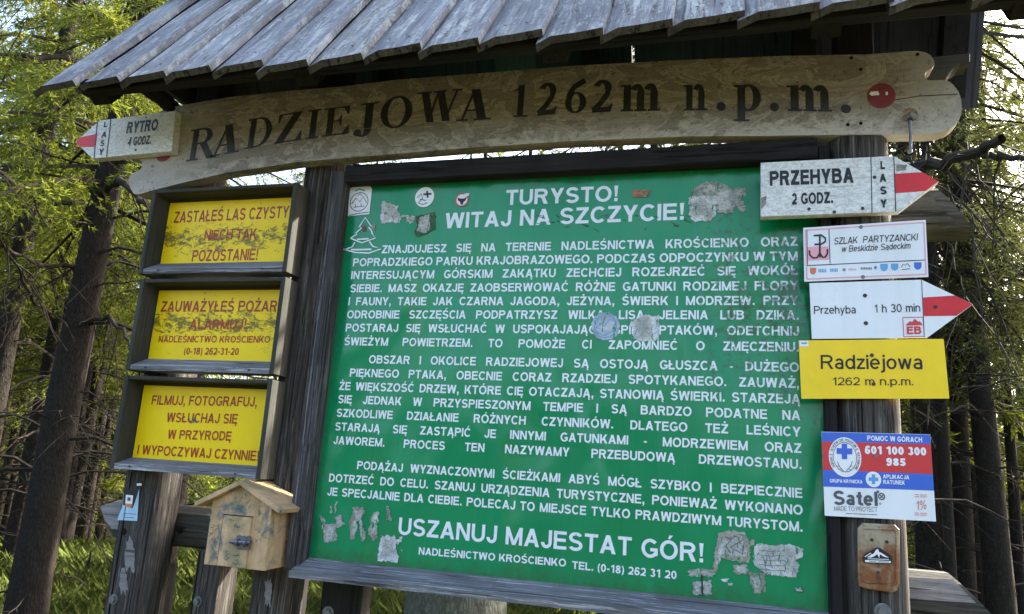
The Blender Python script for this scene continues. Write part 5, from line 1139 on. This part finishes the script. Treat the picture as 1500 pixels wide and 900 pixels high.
NEAR = [variant(20 + i, 11.5 + i * .6, (3.5, 3.8, 3.3, 4.1)[i], (2.1, 1.9, 2.3, 1.8)[i], .15, 70, 15, 95, .062, .0046, 34, 'needle_y', 1.0 + .1 * i) for i in range(4)]
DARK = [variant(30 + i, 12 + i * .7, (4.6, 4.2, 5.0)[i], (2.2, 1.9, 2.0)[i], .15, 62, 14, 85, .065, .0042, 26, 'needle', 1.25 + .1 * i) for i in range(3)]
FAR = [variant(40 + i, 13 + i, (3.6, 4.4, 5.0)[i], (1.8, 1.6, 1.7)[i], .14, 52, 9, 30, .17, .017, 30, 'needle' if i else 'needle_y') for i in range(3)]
used = set()
def plant(var, x, y, rz, dia, hs, label, group=None, name='spruce_tree', crown=True):
    root, ob, r = var; first = id(root) not in used and crown
    rt = root if first else root.copy(); used.add(id(root)); rt.name = name if first else rt.name; COL.objects.link(rt)
    rt.location = (x, y, float(gz(x, y)) - 0.02); rt.rotation_euler = (0, 0, rz)
    tag(rt, label, 'tree', group)
    for o in ob:
        if not crown and o.name.startswith('crown'): continue
        c = o if first else o.copy(); COL.objects.link(c); c.parent = rt
        k = dia / (2 * r)
        c.scale = (k, k, hs) if o.name.startswith('trunk') else (1, 1, hs)
    return rt
def at(px, py, D): h = hdir(px, py); return float(CAM[0] + h[0] * D), float(CAM[1] + h[1] * D)
SP = []
def named(px, py, D, dia, var, rz, hs, label, **kw):
    x, y = at(px, py, D); SP.append((x, y)); return plant(var, x, y, rz, dia, hs, label, **kw)
big = named(104, 560, 6.6, .275, NEAR[0], .4, 1.0, 'thick dark spruce trunk standing close behind the left end of the roof')
named(-2, 560, 8.4, .23, NEAR[3], 1.9, 1.0, 'dark spruce trunk cut by the left edge of the photo')
named(106, 740, 14.0, .25, FAR[0], .2, .9, 'slim spruce with one sunlit edge rising from the grass right of the thick trunk')
named(245, 800, 10.6, .23, NEAR[2], 2.2, 1.0, 'brown spruce trunk seen between the left post and the register box')
named(193, 30, 9.2, .24, NEAR[1], 3.3, 1.1, 'spruce rising behind the left tip of the roof')
named(40, 700, 11.5, .22, NEAR[1], 5.1, 1.0, 'slender spruce at the far left beside the thick trunk')
named(60, 100, 15.5, .22, FAR[1], 1.0, 1.0, 'thin spruce deep in the sunlit foliage at far left')
named(1226, 700, 5.3, .30, DARK[0], 2.6, 1.0, 'rough spruce trunk showing in the slot left of the right post', crown=False)
named(1354, 690, 9.3, .36, DARK[1], 4.0, 1.0, 'broad grey brown spruce trunk right of the rescue plate')
named(1384, 700, 8.4, .14, DARK[2], .5, .9, 'narrow dark spruce trunk beside the edge of the rescue plate')
named(1412, 760, 10.5, .24, FAR[2], 1.4, 1.0, 'grey spruce trunk above the slanted end of the lower rail')
named(1449, 760, 9.0, .30, DARK[0], 2.0, 1.0, 'dark thick spruce trunk second from the right edge')
named(1487, 760, 11.0, .15, FAR[1], 3.1, 1.0, 'thin black spruce trunk near the right edge of the photo')
named(1300, 760, 11.0, .22, FAR[0], 3.9, 1.0, 'spruce trunk straight behind the right post')
rnd = random.Random(77)
def scatter(az0, az1, d0, d1, n, gap, label, group, near=16.0):
    c = 0
    for _ in range(n * 30):
        if c >= n: break
        az = R(rnd.uniform(az0, az1)); D = math.sqrt(rnd.uniform(d0 * d0, d1 * d1)); x = CAM[0] + D * math.sin(az); y = CAM[1] + D * math.cos(az)
        if any((x - a) ** 2 + (y - b) ** 2 < gap * gap for a, b in SP): continue
        SP.append((x, y)); v = rnd.choice((NEAR[:3] + DARK if x < -3 else DARK) if D < near else FAR); c += 1
        plant(v, x, y, rnd.uniform(0, 6.28), rnd.uniform(.15, .30), rnd.uniform(.85, 1.2), label, group)
scatter(-57, -40, 10.5, 46, 62, 1.25, 'slender spruce in the thick of the sunny forest left of the notice boxes', 'spruces of the forest on the left')
scatter(8.5, 25, 11.0, 46, 56, 1.15, 'slender dark spruce in the dense backlit forest right of the signs', 'spruces of the forest on the right')
scatter(-32, -14.5, 13.5, 18.0, 6, 1.6, 'tall spruce some way behind the green board, its crown in the gap above', 'spruces right behind the board')
scatter(-8.5, 7, 9.0, 15.0, 7, 1.8, 'tall spruce some way behind the green board, its crown in the gap above', 'spruces right behind the board')
scatter(-40, 8, 24.0, 50, 40, 2.2, 'spruce far behind the green board, glimpsed under and above it', 'spruces far behind the board')
scatter(-88, -57, 9.0, 40, 34, 1.8, 'spruce standing outside the view beyond the left edge', 'spruces left of the view')
scatter(25, 80, 26.0, 48, 46, 2.0, 'spruce standing outside the view beyond the right edge', 'spruces right of the view')
# a far wood that reads as one mass
rs = np.random.RandomState(5); cq = crown_quads(rs, 15, 2.5, 2.6, 40, 4, 6, .42, .09); tq = thin_tube([(0, 0, -1), (0, 0, 7), (0, 0, 14)], .15, .02, 6); wd = []; wb = []
for k in range(580):
    back = k >= 480; az = R(rs.uniform(70, 290)) if back else R(rs.uniform(-90, 85)); D = rs.uniform(15, 34) if back else rs.uniform(50, 85); x = CAM[0] + D * math.sin(az); y = CAM[1] + D * math.cos(az); a = rs.uniform(0, 6.28); s = rs.uniform(.8, 1.2) * (.42 if back else 1); ro = np.array([[math.cos(a), -math.sin(a), 0], [math.sin(a), math.cos(a), 0], [0, 0, 1]])
    for q in (cq, tq): (wb if back else wd).append(q @ ro.T * s + [x, y, float(gz(x, y))])
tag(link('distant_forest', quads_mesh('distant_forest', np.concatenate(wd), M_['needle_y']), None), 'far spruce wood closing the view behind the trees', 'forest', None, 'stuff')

tag(link('distant_forest', quads_mesh('distant_forest', np.concatenate(wb), M_['needle']), None), 'low spruce wood on the other side of the summit clearing', 'forest', None, 'stuff')  # unseen trees, height and dark needles shaped for reflections in the green panel
# long bare branches
def bare(parent, px, r0, r1, wob=.25, name='dead_branch', twigs=6, seed=1):
    """px: list of (pixel x, pixel y, distance plane Y)"""
    o = parent.matrix_world.copy(); loc = np.array(parent.location); rz = parent.rotation_euler[2]; rs = np.random.RandomState(seed)
    pts = [P(*q) for q in px]; fine = []
    for a, b in zip(pts[:-1], pts[1:]):
        for k in range(5): fine.append(a + (b - a) * k / 5 + rs.normal(0, .008, 3))
    fine.append(pts[-1]); fine = np.array(fine); q = [thin_tube(fine, r0, r1, 8)]
    for j in range(twigs):
        i = rs.randint(2, len(fine) - 1); d = nrm(rs.normal(0, .6, 3) + np.array([0, 0, -.7])); l = rs.uniform(.2, .7); tt = np.linspace(0, 1, 5)
        q.append(thin_tube(fine[i] + np.outer(l * tt, d) + np.outer(-.25 * l * tt * tt, [0, 0, 1]) + rs.normal(0, .01, (5, 3)), .006, .002, 4))
    q = np.concatenate(q) - loc; c, s = math.cos(-rz), math.sin(-rz); q = q @ np.array([[c, -s, 0], [s, c, 0], [0, 0, 1]]).T
    ob = bpy.data.objects.new(name, quads_mesh(name, q, M_['twig'])); COL.objects.link(ob); ob.parent = parent; return ob
hb = big
yb_ = float(big.location.y)
bare(hb, [(150, 285, yb_), (175, 262, yb_ - .5), (200, 285, yb_ - .9), (235, 320, yb_ - 1.2)], .035, .012, seed=3, twigs=9)
bare(hb, [(120, 470, yb_), (160, 465, yb_ - .4), (190, 500, yb_ - .8), (215, 545, yb_ - 1)], .018, .006, seed=4, twigs=10)
bare(hb, [(120, 300, yb_), (70, 295, yb_ - .4), (30, 275, yb_ - .9), (0, 255, yb_ - 1.3), (-60, 225, yb_ - 1.5)], .022, .010, seed=5, twigs=10)
bare(hb, [(110, 392, yb_), (60, 388, yb_ - .4), (20, 372, yb_ - .9), (-10, 345, yb_ - 1.2)], .017, .006, seed=6, twigs=10)
bare(hb, [(170, 88, yb_ + .6), (110, 88, yb_ - .2), (50, 83, yb_ - .6), (-20, 78, yb_ - .8)], .026, .018, seed=7, twigs=6)
bare(hb, [(80, 470, yb_ - .1), (48, 440, yb_ - .6), (25, 390, yb_ - 1), (0, 350, yb_ - 1.2)], .014, .006, seed=8, twigs=9)
rt_ = [o for o in bpy.data.objects if o.get('label', '').startswith('rough spruce trunk showing')][0]; yr_ = float(rt_.location.y)
bare(rt_, [(1270, 262, yr_), (1335, 245, yr_ - .6), (1385, 236, yr_ - .9), (1425, 224, yr_ - 1.1), (1468, 203, yr_ - 1.3)], .040, .024, seed=9, twigs=7)
bare(rt_, [(1425, 224, yr_ - 1.1), (1450, 229, yr_ - 1.2), (1500, 233, yr_ - 1.4), (1580, 238, yr_ - 1.6)], .020, .012, seed=10, twigs=4)
for k, pts in enumerate(([(1335, 238), (1370, 270), (1410, 300), (1440, 345)], [(1350, 240), (1400, 262), (1450, 300)], [(1318, 222), (1350, 250), (1385, 310)], [(1375, 330), (1400, 385), (1412, 440)], [(1330, 425), (1400, 432), (1450, 420), (1510, 400)], [(1300, 215), (1345, 215), (1395, 232)], [(1400, 232), (1435, 262), (1470, 320)])):
    bare(rt_, [(x, y, yr_ - .7 - .06 * i) for i, (x, y) in enumerate(pts)], .007, .003, seed=20 + k, twigs=3)

# stump under the board
x, y = at(667, 890, 4.25); st = thing('tree_stump', (x, y, 0), 'thick lichen grey tree stump showing below the green board', 'stump')
rs = np.random.RandomState(2); mb = round_post(x, y, .275, -.2, 1.75, 12, nz=30); s_ = mb.build('trunk', M_['bark_old'], st, True)
m = MB(); m.tube([(x, y, 1.74), (x, y, 1.785)], [.272, .255], 22, True, .02, 3); m.build('cut_top', M_['rail_pale'], st)
# fallen branches in the grass
for (a, b, D0, D1, r, lb) in (((-20, 752), (62, 741), 12.6, 12.2, .035, 'pale fallen branch lying in the grass at the far left'), ((100, 855), (150, 850), 10.0, 10.1, .06, 'short dark fallen log in the grass right of the thick trunk'), ((428, 872), (458, 884), 8.3, 8.0, .03, 'short pale stick in the grass between post and board')):
    x0, y0 = at(*a, D0); x1, y1 = at(*b, D1); z0 = float(gz(x0, y0)) + r + .1; z1 = float(gz(x1, y1)) + r + .12
    fb = thing('fallen_branch', ((x0 + x1) / 2, (y0 + y1) / 2, min(z0, z1) - r), lb, 'branch'); m = MB(); m.tube([(x0, y0, z0), ((2 * x0 + x1) / 3, (2 * y0 + y1) / 3, z0 + .02), ((x0 + 2 * x1) / 3, (y0 + 2 * y1) / 3, z1 + .03), (x1, y1, z1)], [r, r * .95, r * .8, r * .6], 8, True, .2, 4); m.build('stem', M_['bark'] if r > .05 else M_['rail_pale'], fb)
    m = MB(); m.tube([((x0 + x1) / 2, (y0 + y1) / 2, (z0 + z1) / 2 + .02), ((x0 + x1) / 2 + .1, (y0 + y1) / 2 - .1, (z0 + z1) / 2 + .3)], [r * .4, r * .15], 6); m.build('side_twig', M_['twig'], fb)
# grass and bilberry
def clumps(seed, n, az0, az1, d0, d1, h0, h1, bw, nb, spread):
    rs = np.random.RandomState(seed); az = np.radians(rs.uniform(az0, az1, n)); D = np.sqrt(rs.uniform(d0 * d0, d1 * d1, n)); cx = CAM[0] + D * np.sin(az); cy = CAM[1] + D * np.cos(az)
    k = (np.sin(cx * 1.9 + 1) * np.sin(cy * 1.5) + rs.uniform(-.9, 1.0, n)) > -.1; cx, cy = cx[k], cy[k]; n = len(cx); hh = rs.uniform(h0, h1, n)
    i = np.repeat(np.arange(n), nb); N = len(i); a = rs.uniform(0, 6.283, N); r = spread * np.sqrt(rs.uniform(0, 1, N)); x = cx[i] + r * np.cos(a); y = cy[i] + r * np.sin(a); z = gz(x, y) - .01
    h = hh[i] * rs.uniform(.5, 1.2, N); l = rs.uniform(.2, .9, N) * h; b = rs.uniform(0, 6.283, N); w = bw * rs.uniform(.6, 1.3, N)
    p = np.stack([x, y, z], 1); sd = np.stack([np.cos(b + 1.57), np.sin(b + 1.57), 0 * b], 1) * w[:, None]; ld = np.stack([np.cos(b) * l, np.sin(b) * l, h], 1)
    mid = p + ld * np.array([.35, .35, .6]); return np.stack([p - sd, p + sd, mid + sd * .8, p + ld, mid - sd * .8], 1)
G = np.concatenate([clumps(3, 2500, 8, 50, 4.0, 12, .06, .30, .003, 20, .16), clumps(4, 1500, -80, -57, 4.5, 13, .06, .30, .003, 20, .16), clumps(1, 7500, -57, -34, 4.5, 15.5, .06, .34, .0028, 26, .16), clumps(2, 4000, -36, 8, 3.6, 12, .06, .32, .0028, 24, .15)])
tag(link('grass', quads_mesh('grass', G, M_['grass']), None), 'tufts of bright green grass and bilberry on the forest floor', 'grass', None, 'stuff')
print('faces', sum(len(m.polygons) for m in bpy.data.meshes), 'objects', len(bpy.data.objects))
